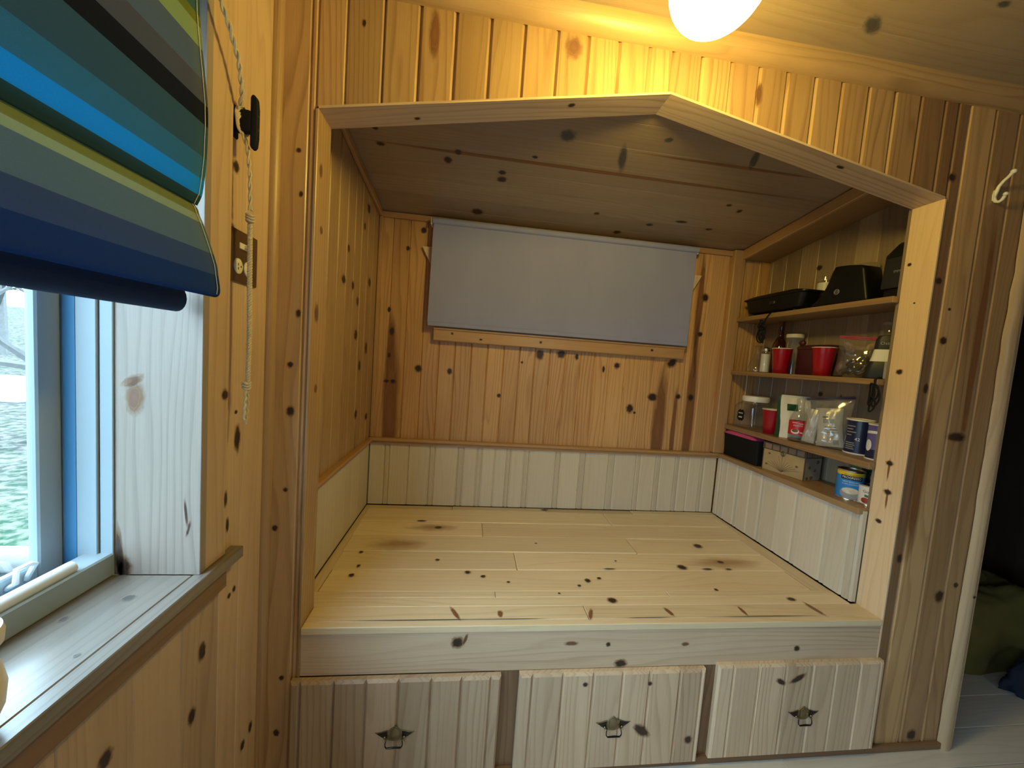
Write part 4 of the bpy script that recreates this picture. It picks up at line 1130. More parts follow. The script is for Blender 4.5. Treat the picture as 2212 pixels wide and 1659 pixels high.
m = MB(); m.box((2.078, 0.105, z1), (2.188, 0.160, z1+.036), 'y', 0.006, segs=2); m.build('base', ['black'], t)
m = MB(); m.prism([(.098, .148), (.062, .190), (-.03, .198), (-.03, .150)], 0.003, Matrix(((0, 1, 0, 2.0675), (1, 0, 0, 0.057), (0, 0, 1, z1), (0, 0, 0, 1))), 0, 0.001); m.build('front_panel', ['black'], t)
m = MB(); scribble(m, lambda x, y: Vector((2.0690, 0.112 - x, z1+.095 + y)), .030, .010, 5); m.build('badge', ['labelgrey'], t)

# ---- second shelf
z2 = ZS['second'] + 0.0005
m = MB()
m.lathe([(0.001, .002), (.046, .002), (.048, .006), (.040, .030), (.022, .075), (.012, .105), (.011, .125), (.018, .140), (.026, .145)], (2.11, 0.772, z2), 32)
tag(m.build('glass_carafe', ['glass'], sharp=60), 'clear cone-shaped glass carafe at the left end of the red cup shelf', 'carafe')
t = empty('salt_shaker', (2.075, 0.678, z2)); tag(t, 'glass salt shaker full of white salt, left of the red cups', 'salt shaker')
m = MB(); m.lathe([(0.001, .001), (.022, .001), (.0235, .006), (.0225, .10), (.019, .112)], (2.078, 0.678, z2), 24); m.build('body', ['glass'], t)
m = MB(); m.lathe([(0.001, .003), (.0205, .003), (.0205, .096), (0.001, .097)], (2.078, 0.678, z2), 24); m.build('salt', ['salt'], t)
m = MB(); m.lathe([(.0195, .110), (.0205, .113), (.0195, .124), (.012, .130), (0.001, .131)], (2.078, 0.678, z2), 24); m.build('lid', ['tin'], t)
m = MB()
m.lathe([(0.001, 0), (.034, 0), (.036, .006), (.036, .13), (.030, .16), (.016, .19), (.0135, .20), (.0135, .272), (.0150, .274), (.0150, .284), (.0135, .286), (0.001, .286)], (2.185, 0.716, z2), 28)
tag(m.build('glass_bottle', ['amber'], sharp=60), 'tall amber glass bottle behind the red cup with a stick', 'bottle')
def red_cup(x, y, z, lab):
    t = empty('red_cup', (x, y, z)); tag(t, lab, 'cup', 'red plastic cups')
    m = MB(); m.lathe([(0.001, .004), (.029, .004), (.030, 0), (.0315, .001), (.034, .040), (.0345, .042), (.0385, .084), (.039, .086), (.0425, .122)], (x, y, z), 40)
    m.lathe([(.0415, .122), (.0375, .086), (.0325, .04), (.0295, .006), (.001, .006)], (x, y, z), 40, 1); m.build('body', ['red', 'cream'], t, sharp=60)
    m = MB(); m.tube([(x + .0432*math.cos(a), y + .0432*math.sin(a), z + .1235) for a in [2*math.pi*i/40 for i in range(40)]], 0.0018, 8, closed=True); m.build('rim', ['cream'], t)
red_cup(2.095, 0.597, z2, 'red plastic cup with a wooden stick in it, left one on the second shelf')
m = MB(); m.box((-.005, -.001, 0), (.005, .001, .150), 'z', 0.0008, mtx=Matrix.Translation((2.100, 0.590, z2+.008)) @ Matrix.Rotation(math.radians(6), 4, 'Y') @ Matrix.Rotation(math.radians(52), 4, 'Z'))
tag(m.build('wooden_stick', ['stick']), 'pale wooden stick standing in the left red cup on the second shelf', 'stick')
red_cup(2.092, 0.374, z2, 'red plastic cup standing alone in front of the maroon canister, second shelf')
t = empty('maroon_canister', (2.165, 0.49, z2)); tag(t, 'wide dark maroon canister with a knob, between the two red cups', 'canister')
m = MB()
mt = T(2.180, 0.480, z2)
loft(m, [rr(.044, .090, .040, 0), rr(.048, .095, .042, .004), rr(.048, .095, .042, .118), rr(.046, .093, .041, .122)], mt); m.build('body', ['maroon'], t, sharp=50)
m = MB(); loft(m, [rr(.050, .097, .043, .1225), rr(.050, .097, .043, .134), rr(.042, .089, .036, .142), rr(.02, .06, .015, .144)], mt); m.build('lid', ['maroon'], t, sharp=50)
m = MB(); m.ball((2.150, 0.545, z2+.155), .013, .016, .014, 16); m.build('knob', ['maroon'], t)
t = empty('plastic_tub', (2.19, 0.645, z2)); tag(t, 'white-lidded tub behind the left red cup and the maroon canister', 'tub')
m = MB(); m.lathe([(0.001, 0), (.033, 0), (.0365, .18), (.0365, .188)], (2.192, 0.634, z2), 28); m.build('body', ['film'], t)
m = MB(); m.lathe([(.0375, .186), (.0385, .190), (.0385, .202), (.036, .205), (0.001, .205)], (2.192, 0.634, z2), 28); m.build('lid', ['cream'], t)
def bag(name, c, w, h, d, ry, lean, mats, film, zcol, seed, lab, group=None, zip_tilt=0.0, slump=0.0):
    """zip bag standing on its bottom edge; local x = width, y = depth, z = height"""
    t = empty(name, c); tag(t, lab, 'zip bag', group)
    mt = Matrix.Translation(c) @ Matrix.Rotation(ry, 4, 'Z') @ Matrix.Rotation(lean, 4, 'X')
    def side(s):
        def fn(u, v):
            x = (u-0.5)*w*(1 - 0.08*math.sin(v*3)); z = v*h
            th = d*(math.sin(math.pi*u)**0.5)*(1-v)**0.55*(0.35+0.65*min(1, v*6+0.3))
            n = mnoise.noise(Vector((u*5+seed, v*6, s*3.0)))*0.010 + mnoise.noise(Vector((u*14+seed, v*15, s*5.0)))*0.004
            z2 = z + zip_tilt*(u-0.5)*w*v - slump*v*v*h*0.2
            return mt @ Vector((x, s*(th*0.5 + n*(math.sin(math.pi*u)*(1-v*0.8))) , z2))
        return fn
    m = MB(); m.grid(side(-1), 22, 26); m.grid(side(1), 22, 26); m.build('film', [film], t, sharp=180)
    m = MB()
    def zp(u, v):
        x = (u-0.5)*w*(1-0.08*math.sin(3)); z = h + zip_tilt*x - slump*h*0.2
        return x, z
    pts = []
    path = [mt @ Vector((zp(k/12, 1)[0], 0.002*math.sin(k*.9), zp(k/12, 1)[1]+.002)) for k in range(13)]
    for off in (0, .006): m.tube([p + Vector((0, 0, off)) for p in path], 0.0032, 6)
    m.build('zip_strip', [zcol], t)
    return mt
M['pinkzip'] = pm('pink_zip', (0.42, 0.06, 0.14), 0.4); M['plumzip'] = pm('plum_zip', (0.05, 0.035, 0.06), 0.4)
M['plumbag'] = pm('plum_plastic', (0.16, 0.09, 0.12), 0.35, vary=0.2, scale=20)
mt = bag('zip_bag', (2.120, 0.268, z2+.004), 0.130, 0.158, 0.075, math.radians(-68), math.radians(-8), None, 'filmdark', 'pinkzip', 3.0,
         'clear zip bag with a pink zip strip, holding black cords, second shelf', zip_tilt=-0.10)
m = MB()   # coiled black cord in the bag
for k in range(7):
    cx, cy, cz = (R.uniform(-.022, .028), R.uniform(-.008, .008), R.uniform(.030, .055)); w_, h_ = R.uniform(.016, .026), R.uniform(.016, .028)
    m.tube([mt @ Vector((cx + w_*math.cos(a), cy + .010*math.sin(a*2+k), cz + h_*math.sin(a+k*.4))) for a in [2*math.pi*i/22 for i in range(22)]], 0.0042, 7, closed=True)
m.ball(mt @ Vector((.028, 0, .072)), .022, .014, .022, 16)
tag(m.build('power_cord', ['black']), 'coiled black cord inside the clear bag with the pink zip', 'cord')
m = MB(); m.ball(mt @ Vector((-.040, 0.006, .034)), .020, .018, .030, 18)
tag(m.build('plum_pouch', ['plumbag']), 'small plum pouch inside the clear bag with the pink zip', 'pouch')
t = empty('can_opener', (2.11, 0.15, z2)); tag(t, 'black and white electric can opener beside the right jamb, second shelf', 'can opener')
co = T(2.112, 0.150, z2, math.radians(38))
m = MB(); loft(m, [rr(.040, .052, .02, 0), rr(.042, .054, .02, .006), rr(.036, .042, .018, .058), rr(.034, .039, .018, .066)], co); m.build('base', ['charcoal'], t, sharp=40)
m = MB(); loft(m, [rr(.0345, .0395, .018, .0665), rr(.0340, .036, .017, .080), rr(.0335, .0305, .016, .112)], co); m.build('band', ['whiteplastic'], t, sharp=40)
m = MB(); loft(m, [rr(.0345, .031, .016, .1125), rr(.034, .029, .016, .150), rr(.030, .022, .014, .164), rr(.018, .012, .008, .167)], co); m.build('head', ['charcoal'], t, sharp=40)
m = MB()
text_on(m, 'Oster', .0165, lambda x, y: co @ Vector((-.0358 + max(0, y+.0)*.02, -x*1.0 - .004, .134 + y))); m.build('badge', ['labelgrey'], t)
m = MB(); m.ball(co @ Vector((-.026, -.040, .088)), .012, .014, .020, 16); m.build('lever', ['black'], t)
m = MB()
m.box((2.066, 0.1018, z2), (2.085, 0.112, z2+.066), 'z', 0.002)
tag(m.build('metal_box', ['labelgrey']), 'thin grey box edge squeezed between can opener and right jamb', 'box')
m = MB()
m.lathe([(0.001, .001), (.034, .001), (.036, .008), (.036, .19), (.032, .205), (.027, .212), (.027, .226), (.029, .228)], (2.193, 0.205, z2), 28)
tag(m.build('glass_jar', ['glass'], sharp=60), 'tall clear glass jar glinting behind the can opener', 'jar')
m = MB()   # cord dangling over the shelf edge beside the jamb
for k, (yy, zz, w_, h_) in enumerate(((0.100, 1.305, .010, .032), (0.094, 1.290, .012, .036), (0.106, 1.298, .008, .040), (0.098, 1.262, .009, .028))):
    m.tube([(2.028 - 0.003*k + .004*math.cos(a*2), yy + w_*math.cos(a), zz + h_*math.sin(a)) for a in [2*math.pi*i/24 for i in range(24)]], 0.0030, 7, closed=True)
m.tube([(2.075, 0.115, z2+.004), (2.045, 0.108, z2+.005), (2.028, 0.104, z2-.004), (2.026, 0.102, 1.32)], 0.0032, 7)
tag(m.build('power_cord', ['blackmat']), 'black coiled cord dangling from the second shelf beside the right jamb', 'cord')

# ---- third shelf
z3 = ZS['third'] + 0.0005
t = empty('storage_jar', (2.13, 0.775, z3)); tag(t, 'big square clear jar with white lid and black chalk label', 'jar')
JX, JYC = 2.135, 0.775
m = MB()
mt = T(JX, JYC, z3)
loft(m, [rr(.070, .070, .028, .001), rr(.076, .076, .03, .006), rr(.076, .076, .03, .115), rr(.066, .066, .04, .135), rr(.057, .057, .05, .142), rr(.057, .057, .05, .150)], mt, cap=False)
f = m.build('body', ['glass'], t, sharp=40)
m = MB(); m.lathe([(.058, .146), (.064, .147), (.065, .152), (.065, .170), (.062, .176), (0.001, .177)], (JX, JYC, z3), 40); m.build('lid', ['whiteplastic'], t, sharp=40)
m = MB()
lab = []
w_, h_ = .024, .030
for k in range(40):
    a = 2*math.pi*k/40
    cx, sx = math.cos(a), math.sin(a); p = 4.0
    q = 1/((abs(cx)**p + abs(sx)**p)**(1/p)); q *= 1 - 0.06*math.cos(8*a)
    lab.append((0.020 + w_*q*cx, .067 + h_*q*sx))
m.prism(lab, 0.0006, Matrix(((0, 1, 0, JX-.0772), (-1, 0, 0, JYC+.025), (0, 0, 1, z3), (0, 0, 0, 1))), 0)
for i, w in enumerate((.034, .026)):
    scribble(m, lambda x, y, i=i: Vector((JX-.0780, JYC+.025 - .020 - x, z3+.078 - i*.022 + y)), w, .009, 8+i, 1)
m.build('chalk_label', ['blackmat', 'labelwhite'], t)
red_cup(2.098, 0.615, z3, 'red plastic cup between the big jar and the green pouch, third shelf')
t = empty('coffee_pouch', (2.14, 0.53, z3)); tag(t, 'stand-up pouch with green foil sides and cream front, behind the red-labelled bottle', 'pouch')
mt = T(2.136, 0.530, z3, math.radians(-30))
def pf(s):
    def fn(u, v):
        x = (u-.5)*.115*(1-.04*math.sin(6*v)); z = .20*v
        th = .092*(1-v)**.85*(0.75+.25*math.sin(math.pi*u))
        return mt @ Vector((x, s*th*.5 + .004*mnoise.noise(Vector((u*5, v*7, s))), z))
    return fn
m = MB(); m.grid(pf(-1), 14, 18); m.build('front', ['cream'], t, sharp=180)
m = MB(); m.grid(pf(1), 14, 18)
for uu in (0.0, 1.0):
    def gs(u, v, uu=uu):
        a, b = pf(-1)(uu, v), pf(1)(uu, v)
        p = a.lerp(b, u); p = p + (mt.to_3x3() @ Vector(((-.014 if uu == 0 else .010)*math.sin(math.pi*u)*(1-v*.4), 0, 0)))*(1 + .3*mnoise.noise(Vector((u*6, v*9, 5))))
        return p
    m.grid(gs, 8, 18)
m.build('side_foil', ['green'], t, sharp=180)
m = MB(); m.box((-.0575, -.003, .198), (.0575, .003, .206), 'x', 0.001, mtx=mt); m.build('top_seal', ['labelwhite'], t)
m = MB()
m.grid(lambda u, v: pf(-1)(.22+.36*u, .66+.16*v) - (mt.to_3x3() @ Vector((0, .0012, 0))), 6, 6); m.build('front_label', ['green'], t)
t = empty('glass_bottle', (2.09, 0.455, z3)); tag(t, 'clear glass bottle with a red label, third shelf', 'bottle')
BX, BY = 2.090, 0.452
m = MB(); m.lathe([(0.001, .001), (.033, .001), (.036, .006), (.036, .098), (.031, .118), (.019, .140), (.0155, .152), (.0150, .182), (.0165, .184), (.0165, .196), (.015, .197)], (BX, BY, z3), 32); m.build('body', ['glass'], t, sharp=60)
m = MB(); m.lathe([(0.001, .004), (.034, .004), (.034, .010), (0.001, .011)], (BX, BY, z3), 28); m.build('syrup', ['amberliquid'], t)
VA = math.radians(180+38)
m = MB(); m.lathe([(.0365, .030), (.0365, .094)], (BX, BY, z3), 40)
m.build('label_band', ['redlabel'], t)
m = MB()
# (x grows to the viewer's right, so the angle grows)
def cylr(cx, cy, z, r, a0): return lambda x, y: Vector((cx + r*math.cos(a0 + x/r), cy + r*math.sin(a0 + x/r), z + y))
f = cylr(BX, BY, z3, .0370, VA)
for dx, dy, w, h in ((-.010, .086, .020, .005), (.014, .083, .018, .006), (.004, .073, .036, .008), (.018, .042, .010, .006)): scribble(m, lambda x, y: f(x+dx, y+dy), w, h, 8)
def ring_patch(m, f, cx, cy, rx, ry, mat, n=24, k=5, a0=0, a1=2*math.pi, hole=0.0):
    for j in range(k):
        r0, r1 = hole + (1-hole)*j/k, hole + (1-hole)*(j+1)/k
        for i in range(n):
            t0, t1 = a0 + (a1-a0)*i/n, a0 + (a1-a0)*(i+1)/n
            P = [(r0, t0), (r1, t0), (r1, t1), (r0, t1)]
            if r0 < 1e-6: P = P[1:]  if False else [(1e-4, t0), (r1, t0), (r1, t1), (1e-4, t1)]
            m.face([f(cx + rx*a*math.cos(b), cy + ry*a*math.sin(b)) for a, b in P], None, (1, 0, 0), mat, True)
ring_patch(m, f, -.006, .046, .017, .011, 0)
f2 = cylr(BX, BY, z3, .0374, VA); ring_patch(m, f2, -.006, .0495, .0125, .0075, 1)
m.build('label_print', ['labelwhite', 'coffee'], t)
mt = bag('zip_bag', (2.105, 0.335, z3+.003), 0.165, 0.205, 0.080, math.radians(-62), math.radians(-4), None, 'film', 'plumzip', 11.0,
         'clear zip bag with a dark plum zip strip, holding silver packets, third shelf', zip_tilt=0.16)
def packet(off, w, h, d, rz, tilt, seed, lab, marks):
    mm = mt @ Matrix.Translation(off) @ Matrix.Rotation(rz, 4, 'Z') @ Matrix.Rotation(tilt, 4, 'Y')
    t = empty('foil_packet', mm @ Vector((0, 0, 0))); tag(t, lab, 'packet', 'silver packets in the zip bag')
    def side(s):
        def fn(u, v):
            e = (math.sin(math.pi*u)*math.sin(math.pi*(.03+.94*v)))**.5
            n = mnoise.noise(Vector((u*6+seed, v*7, s*2.))) * .007 + mnoise.noise(Vector((u*15+seed, v*13, s*2.))) * .003
            return mm @ Vector(((u-.5)*w*(1-.10*math.sin(math.pi*v)), s*(d*.5*e) + n*e, v*h))
        return fn
    m = MB(); m.grid(side(-1), 18, 22); m.grid(side(1), 18, 22); m.build('foil', ['silver'], t, sharp=180)
    if marks:
        for (u0, u1, v0, v1, mi) in marks:
            m = MB()
            m.grid(lambda u, v: side(-1)(u0+(u1-u0)*u, v0+(v1-v0)*v) - (mm.to_3x3() @ Vector((0, .0010, 0))), 6, 6, mi)
            m.build('print', ['labelgrey', 'charcoal'], t, sharp=180)
packet((.022, 0.000, .004), .095, .165, .045, 0, math.radians(-7), 2.0, 'large printed silver packet leaning right inside the clear zip bag', [(.3, .75, .60, .72, 0), (.35, .8, .50, .515, 1), (.35, .85, .42, .46, 0), (.40, .88, .36, .38, 0), (.66, .86, .06, .18, 0), (.28, .5, .75, .78, 1)])
packet((-.058, 0.000, .006), .048, .150, .034, 0, math.radians(6), 8.0, 'narrow plain silver packet at the left inside the clear zip bag', [])
def canister(name, x, y, z, r, h, bodym, lab, cat, prints=None, rimm='cream', group=None):
    t = empty(name, (x, y, z)); tag(t, lab, cat, group)
    m = MB(); m.lathe([(r, .005), (r, h-.005)], (x, y, z), 44); m.build('label_wrap', [bodym], t)
    m = MB(); m.lathe([(0.001, .002), (r+.0002, 0), (r+.0014, .001), (r+.0014, .005), (r, .006)], (x, y, z), 44); m.build('base_rim', [rimm], t, sharp=30)
    m = MB(); m.lathe([(r, h-.006), (r+.0014, h-.005), (r+.0014, h), (r-.001, h+.001), (r-.002, h-.002), (0.001, h-.002)], (x, y, z), 44); m.build('lid', [rimm], t, sharp=30)
    if prints: prints(t, x, y, z, r, h)
    return t
def navy_print(t, x, y, z, r, h):
    m = MB(); f = cylr(x, y, z, r+.0005, VA-.35)
    text_on(m, '42', .017, lambda a, b: f(a+.012, b+.062), 0)
    for k, (zz, wd) in enumerate(((.112, .030), (.100, .024), (.088, .034), (.076, .020), (.044, .032), (.036, .034), (.028, .030), (.020, .033))):
        m.grid(lambda u, v: f(-.028+wd*u, zz + .0035*v), 8, 1, 1)
    m.build('label_print', ['labelwhite', 'labelgrey'], t)
canister('navy_canister', 2.150, 0.231, z3, .044, .142, 'navy', 'navy blue cardboard canister with white rims, third shelf', 'canister', navy_print)
def purple_print(t, x, y, z, r, h):
    m = MB(); f = cylr(x, y, z, r+.0005, VA-.55)
    m.grid(lambda u, v: f(-.030+.075*u, .098 + .010*v + .010*math.sin(u*3)*.4), 16, 2, 0)
    m.grid(lambda u, v: f(-.030+.078*u, .006 + .034*v), 16, 2, 1)
    ring_patch(m, cylr(x, y, z, r+.0008, VA-.55), -.012, .055, .012, .022, 0)
    m.build('label_print', ['labelwhite', 'navy'], t)
canister('salt_canister', 2.122, 0.137, z3, .033, .138, 'purple', 'purple and navy salt canister half hidden by the right jamb, third shelf', 'canister', purple_print)

# ---- lowest shelf
z4 = ZS['lowest'] + 0.0005
t = empty('storage_bin', (2.09, 0.74, z4)); tag(t, 'black rectangular storage bin at the back end of the lowest shelf', 'bin')
mt = T(2.090, 0.738, z4)
m = MB()
loft(m, [rr(.048, .122, .008, 0, 3), rr(.0535, .127, .008, .118, 3), rr(.056, .1275, .008, .120, 3), rr(.056, .1275, .008, .125, 3), rr(.0525, .124, .008, .125, 3), rr(.0465, .119, .008, .004, 3)], mt)
m.build('body', ['blackmat'], t, sharp=40)
m = MB(); m.box((2.0395, 0.685, z4+.055), (2.042, 0.700, z4+.062), 'y', 0.001); m.build('label_clip', ['charcoal'], t)
t = empty('pink_pouch', (2.085, 0.74, z4+.1)); tag(t, 'pink padded pouch lying in the top of the black bin', 'pouch')
m = MB()
pk = T(2.070, 0.752, z4+.127, math.radians(1.5))
def pkf(s):
    def fn(u, v):
        e = (max(0, 1-abs(2*u-1)**3.2))**.5*(max(0, 1-abs(2*v-1)**2.6))**.5
        return pk @ Vector(((v-.5)*.068, (u-.5)*.226, s*.0245*e + .0025*mnoise.noise(Vector((u*9, v*4, s)))*e))
    return fn
m.grid(pkf(1), 28, 12); m.grid(pkf(-1), 28, 12); m.build('body', ['pink'], t, sharp=180)
for yy in (.010, .022):
    m = MB(); m.tube([pk @ Vector((.032*math.cos(a), yy, .0205*math.sin(a))) for a in [2*math.pi*i/24 for i in range(24)]], 0.0016, 6, closed=True); m.build('band', ['silver'], t)

# botanical keepsake box
N = NT('botanical_paper')
tc = N.n('ShaderNodeTexCoord')
n1 = N.noise(tc.outputs['Object'], 14, 3); n2 = N.noise(tc.outputs['Object'], 60, 2)
M['botan'] = N.surf(N.n('ShaderNodeBsdfPrincipled', {'Base Color': N.mix(N.math('MULTIPLY', n1, 0.8, clamp=True), (0.52, 0.38, 0.20), (0.30, 0.19, 0.09)), 'Roughness': 0.6}))
M['boxdark'] = pm('dark_brown_paper', (0.085, 0.05, 0.027), 0.6, vary=0.3, scale=30); M['botink'] = pm('sepia_print', (0.17, 0.10, 0.05), 0.6, vary=0.3, scale=60); M['boxtile'] = pm('taupe_print', (0.22, 0.16, 0.11), 0.6, vary=0.3, scale=50)
M['boxpale'] = pm('taupe_paper', (0.32, 0.28, 0.23), 0.65, vary=0.25, scale=18)
kx = T(2.116, 0.418, z4, math.radians(-18))       # near left-hand corner; local +y runs back along the shelf, +x into the niche
LBX, WBX, HB = 0.196, 0.112, 0.104
t = empty('keepsake_box', kx @ Vector((WBX/2, LBX/2, 0))); tag(t, 'botanical patterned keepsake box with dark tiled lid, lowest shelf beside the black bin', 'box')
def flip(p): return kx @ Vector(p)
kx = Matrix.Translation((2.093, 0.395, z4)) @ Matrix.Rotation(math.radians(13), 4, 'Z')
m = MB()
m.box((0, 0, 0), (WBX, LBX, HB), 'y', 0.0015, mtx=kx); o = m.build('body', ['botan'], t)
for a, b in (((-.0008, -.0008, 0), (.004, .004, HB)), ((-.0008, LBX-.003, 0), (.004, LBX+.0008, HB)), ((WBX-.003, -.0008, 0), (WBX+.0008, .004, HB))):
    m = MB(); m.box(a, b, 'z', mtx=kx); m.build('edging', ['boxdark'], t)
m = MB()
for k in range(13):
    a = -1.1 + 2.2*k/12; L_ = R.uniform(.045, .085)
    p0 = Vector((-.0009, LBX*.52, .010)); pts = [kx @ (p0 + Vector((0, math.sin(a)*L_*s*(1+.25*s), math.cos(a)*L_*s*(1-.18*s*abs(a))))) for s in (0, .25, .5, .75, 1)]
    m.tube(pts, [.0009, .0008, .0007, .0006, .0004], 4)
m.build('botanical_print', ['botink'], t)
for yy, zz in ((.035, .055), (.165, .085), (.175, .03)):
    m = MB(); m.ball(kx @ Vector((-.0002, yy, zz)), .001, .007, .005, 10, mtx=Matrix.Rotation(math.radians(13), 4, 'Z')); m.build('flower_print', ['botink'], t)
m = MB(); m.box((.002, -.0011, .001), (WBX-.003, 0.001, HB-.001), 'z', 0.0, mtx=kx)
m.build('side_panel', ['boxpale'], t)
for xx, zz, q in ((.03, .06, .010), (.07, .045, .009), (.085, .085, .012), (.05, .012, .013), (.02, .010, .010)):
    m = MB(); m.ball(kx @ Vector((xx, -.0008, zz)), q, .0008, q*.8, 12, mtx=Matrix.Rotation(math.radians(13), 4, 'Z')); m.build('flower_print', ['botink'], t)
m = MB(); m.box((-.003, -.003, HB+.0005), (WBX+.003, LBX+.003, HB+.036), 'y', 0.0015, mtx=kx); m.build('lid', ['boxdark'], t)
m = MB()
for k in range(5): m.box((-.0038, .006+k*.0375, HB+.004), (-.002, .006+k*.0375+.031, HB+.030), 'y', 0.0006, mtx=kx)
for k in range(3): m.box((.004+k*.036, -.0038, HB+.004), (.004+k*.036+.031, -.002, HB+.030), 'x', 0.0006, mtx=kx)
m.build('lid_tile_print', ['boxtile'], t)
m = MB(); m.tube([kx @ Vector((-.006, LBX*.5 + .010*math.cos(a), HB-.004 + .012*math.sin(a))) for a in [2*math.pi*i/20 for i in range(20)]], 0.0016, 8, closed=True)
m.box((-.006, LBX*.5-.003, HB-.016), (-.003, LBX*.5+.003, HB+.010), 'z', 0.001, mtx=kx); m.build('clasp', ['brass'], t)

def tin_can(x, y, r, h, bands, lab, prints, cat='can'):
    t = empty('food_can', (x, y, z4)); tag(t, lab, cat, 'food cans')
    m = MB()
    m.lathe([(0.001, .002), (r-.002, .001), (r+.001, 0), (r+.001, .003), (r-.0006, .005), (r-.0006, h-.006), (r+.001, h-.004), (r+.001, h), (r-.002, h), (r-.003, h-.004), (r*.6, h-.004), (0.001, h-.0035)], (x, y, z4), 40)
    m.build('body', ['tin'], t, sharp=40)
    for (a, b, mat) in bands:
        m = MB(); m.lathe([(r, a), (r, b)], (x, y, z4), 48); m.build('label_band', [mat], t)
    m = MB(); mats = prints(m, x, y, r, h); m.build('label_print', mats, t)
def p1(m, x, y, r, h):
    f = cylr(x, y, z4, r+.0006, VA+.12); f0 = cylr(x, y, z4, r+.0003, VA+.12)
    m.grid(lambda u, v: f0(-.034 + .068*u, .0800+.016*v), 16, 1, 1)
    text_on(m, 'PROGRESSO', .0125, lambda a, b: f(a*.88, b+.0880), 0)
    text_on(m, 'RICH & HEARTY', .0068, lambda a, b: f(a, b+.1000), 2)
    text_on(m, 'NEW ENGLAND', .0076, lambda a, b: f(a, b+.0710), 0); text_on(m, 'CLAM CHOWDER', .0072, lambda a, b: f(a, b+.0620), 0)
    ring_patch(m, f0, 0, .026, .033, .024, 3); ring_patch(m, cylr(x, y, z4, r+.0005, VA+.12), 0, .036, .027, .012, 4)
    return ['labelwhite', 'navy', 'blackmat', 'labelgrey', 'soup']
tin_can(2.100, 0.200, .0425, .116, [(.006, .094, 'blue'), (.094, .110, 'yellow')], 'blue and yellow soup can with a bowl of chowder, front of the lowest shelf', p1)
def p2(m, x, y, r, h):
    f = cylr(x, y, z4, r+.0006, VA-.05); f0 = cylr(x, y, z4, r+.0003, VA-.05)
    ring_patch(m, f0, -.010, .018, .014, .011, 1); ring_patch(m, f0, .010, .016, .012, .010, 1)
    m.grid(lambda u, v: f0(-.014 + .032*u, .032+.009*v - .004*u), 10, 1, 2)
    text_on(m, 'Gold', .015, lambda a, b: f(a-.006, b+.052), 3)
    m.grid(lambda u, v: f0(.018 + .02*u, .006+.062*v), 6, 1, 4)
    return ['labelwhite', 'redpic', 'leafgreen', 'charcoal', 'limeyellow']
tin_can(2.112, 0.132, .0335, .076, [(.005, .071, 'cream')], 'small cream and yellow vegetable can beside the right jamb, lowest shelf', p2)
def p3(m, x, y, r, h):
    f = cylr(x, y, z4, r+.0006, VA-.05)
    text_on(m, 'ints', .021, lambda a, b: f(a-.020, b+.096), 0)
    return ['labelwhite']
tin_can(2.176, 0.152, .0340, .114, [(.006, .108, 'navy')], 'tall navy can lettered in white behind the small vegetable can', p3)
m = MB(); m.box((2.175, 0.225, z4), (2.228, 0.262, z4+.125), 'z', 0.002)
tag(m.build('carton', ['leafgreen']), 'narrow green carton behind the soup can, lowest shelf', 'carton')

# ================================================================== DARK ROOM BEYOND THE DOORWAY
def lump(name, c, s, seed, mat, lab, cat, amp=0.22, fold=5.0):
    m = MB()
    def fn(u, v):
        a = 2*math.pi*u; b = math.pi*(v*0.5)
        d = Vector((math.cos(a)*math.sin(b), math.sin(a)*math.sin(b), math.cos(b)))
        k = 1 + amp*mnoise.noise(Vector((d.x*2+seed, d.y*2, d.z*2))) + amp*0.35*mnoise.noise(Vector((d.x*fold+seed, d.y*fold, d.z*fold*2)))
        q = 1/((abs(d.x)**3 + abs(d.y)**3 + abs(d.z)**3)**(1/3))
        p = d*k*q
        return (c[0] + p.x*s[0], c[1] + p.y*s[1], max(c[2], c[2] + p.z*s[2]))
    m.grid(fn, 48, 24)
    return tag(m.build(name, [mat], sharp=180), lab, cat)
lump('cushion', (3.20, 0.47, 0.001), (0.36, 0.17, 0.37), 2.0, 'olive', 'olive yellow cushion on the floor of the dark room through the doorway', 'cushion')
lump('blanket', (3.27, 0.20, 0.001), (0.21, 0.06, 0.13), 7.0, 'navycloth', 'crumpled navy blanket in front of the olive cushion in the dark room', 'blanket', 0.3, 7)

# ================================================================== OUTSIDE THE WINDOW
N = NT('winter_lawn')
tc = N.n('ShaderNodeTexCoord')
a = N.noise(tc.outputs['Object'], 1.3, 5, 0.7); b = N.noise(tc.outputs['Object'], 9, 4, 0.7)
px_ = N.n('ShaderNodeSeparateXYZ', {0: tc.outputs['Object']}).outputs[0]
far = N.ramp(N.math('DIVIDE', N.math('MULTIPLY', N.math('ADD', px_, N.math('MULTIPLY', a, 1.5)), -1.0), 10.0), [(0.18, (0,)*3), (0.42, (1,)*3)])
grass = N.mix(N.ramp(b, [(0.42, (0,)*3), (0.58, (1,)*3)]), (0.010, 0.036, 0.018), (0.075, 0.080, 0.055))
litter = N.mix(N.ramp(b, [(0.40, (0,)*3), (0.62, (1,)*3)]), (0.040, 0.036, 0.032), (0.125, 0.115, 0.105))
c = N.mix(N.math('MULTIPLY', far, N.ramp(a, [(0.35, (0.4,)*3), (0.6, (1,)*3)])), grass, litter)
M['lawn'] = N.surf(N.n('ShaderNodeBsdfDiffuse', {'Color': c}))
m = MB()
def gf(u, v):
    x = -40 + 39.65*u; y = -12 + 50*v
    d = -0.35 - x
    return (x, y, -0.45 + 0.03*mnoise.noise(Vector((x*.8, y*.8, 0))) + 0.028*max(0, d-3) + 0.07*max(0, d-9))
m.grid(gf, 80, 80)
g = m.build('ground', ['lawn'], sharp=180); struct(g)
M['bark2'] = pm('tree_bark', (0.10, 0.095, 0.09), 0.9, vary=0.4, scale=12)
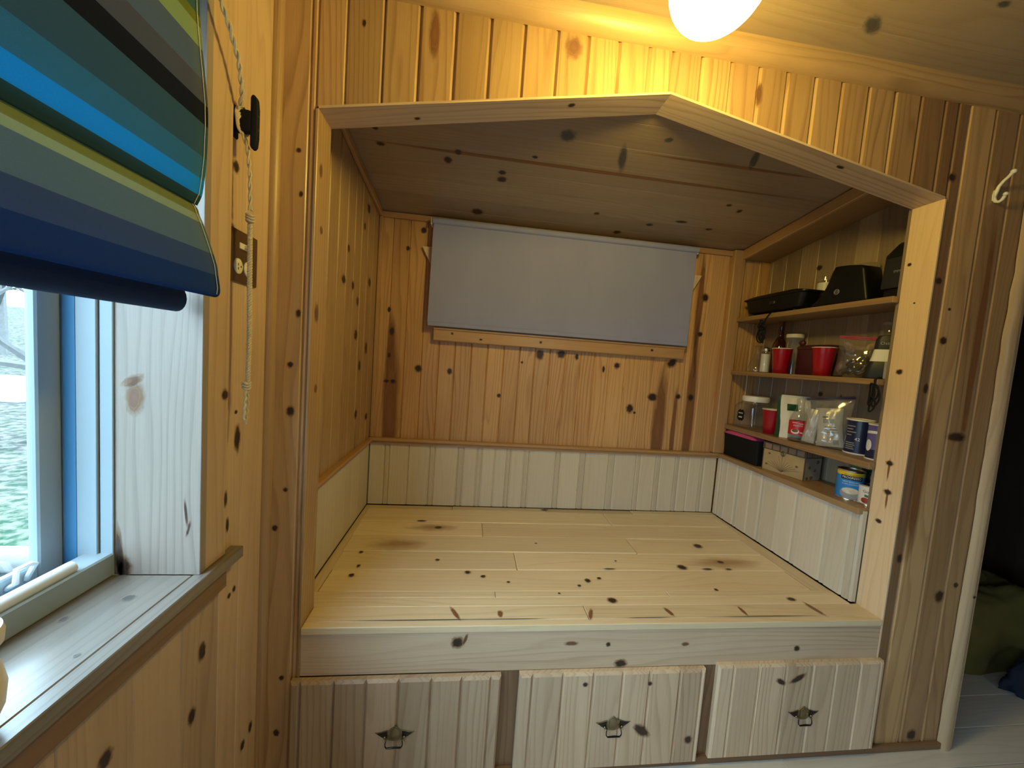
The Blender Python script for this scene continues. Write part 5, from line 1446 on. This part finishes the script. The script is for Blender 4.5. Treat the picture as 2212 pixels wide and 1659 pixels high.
def tree(x, y, h, r, seed, lab):
    rr_ = random.Random(seed); m = MB()
    zg = -0.45 + 0.028*max(0, -0.35-x-3) - 0.05
    trunk = [Vector((x + .12*math.sin(k*1.1+seed)*k/8, y + .10*math.sin(k*.9+seed*2)*k/8, zg + h*k/8)) for k in range(9)]
    m.tube(trunk, [r*(1-.085*k) for k in range(9)], 10)
    t = m.build('bare_tree', ['bark2'])
    tag(t, lab, 'tree', 'bare trees outside')
    b = MB()
    def grow(p, d, l, q, dep):
        pts = [p]; dd = d.copy()
        for k in range(5):
            dd = (dd + Vector((rr_.uniform(-.25, .25), rr_.uniform(-.25, .25), rr_.uniform(-.12, .22)))).normalized(); pts.append(pts[-1] + dd*l/5)
        b.tube(pts, [q*(1-.15*k) for k in range(6)], 5)
        if dep:
            for k in (2, 3, 4, 5):
                grow(pts[k], (dd + Vector((rr_.uniform(-1, 1), rr_.uniform(-1, 1), rr_.uniform(-.5, .7)))).normalized(), l*.62, q*.5, dep-1)
    for k in range(2, 9):
        for _ in range(2):
            a_ = rr_.uniform(0, 6.28); grow(trunk[k], Vector((math.cos(a_), math.sin(a_), rr_.uniform(-.1, .8))).normalized(), h*.28*(1.2-k*.07), r*.38*(1.1-.08*k), 2)
    o = b.build('branches', ['bark2'], t)
tree(-5.6, 5.0, 4.5, .16, 5, 'nearest bare tree outside the left window')
tree(-10.5, 8.0, 6.5, .20, 11, 'bare tree outside standing behind the nearest one')
tree(-15.0, 13.0, 8.0, .25, 23, 'farthest bare tree seen through the left window')
tree(-7.6, 7.1, 5.5, .13, 31, 'slender bare tree outside left of the white crate')
tree(-20.0, 24.0, 7.0, .22, 37, 'bare tree outside on the slope far behind the white crate')
m = MB(); m.box((-9.3, 7.4, -0.30), (-8.5, 8.0, 0.20), 'x', 0.03)
tag(m.build('white_crate', ['labelwhite']), 'white crate standing on the lawn outside the window', 'crate')
M['log'] = pm('grey_log', (0.12, 0.115, 0.11), 0.9, vary=0.4, scale=10)
for k, (dx, dy, dz, rad) in enumerate(((0, 0, 0, .09), (.05, .24, 0, .10), (-.02, .12, .165, .08))):
    m = MB(); c_ = Vector((-2.2+dx, 1.45+dy, -0.452+rad+dz))
    m.tube([c_ + Vector((q, .004*math.sin(q*9), 0)) for q in (-.6, -.2, .15, .5)], [rad, rad*1.03, rad*.97, rad*.93], 14)
    tag(m.build('log', ['log']), ['near bottom log of the woodpile outside', 'far bottom log of the woodpile outside', 'log lying on top of the woodpile outside'][k], 'log', 'logs outside the window')
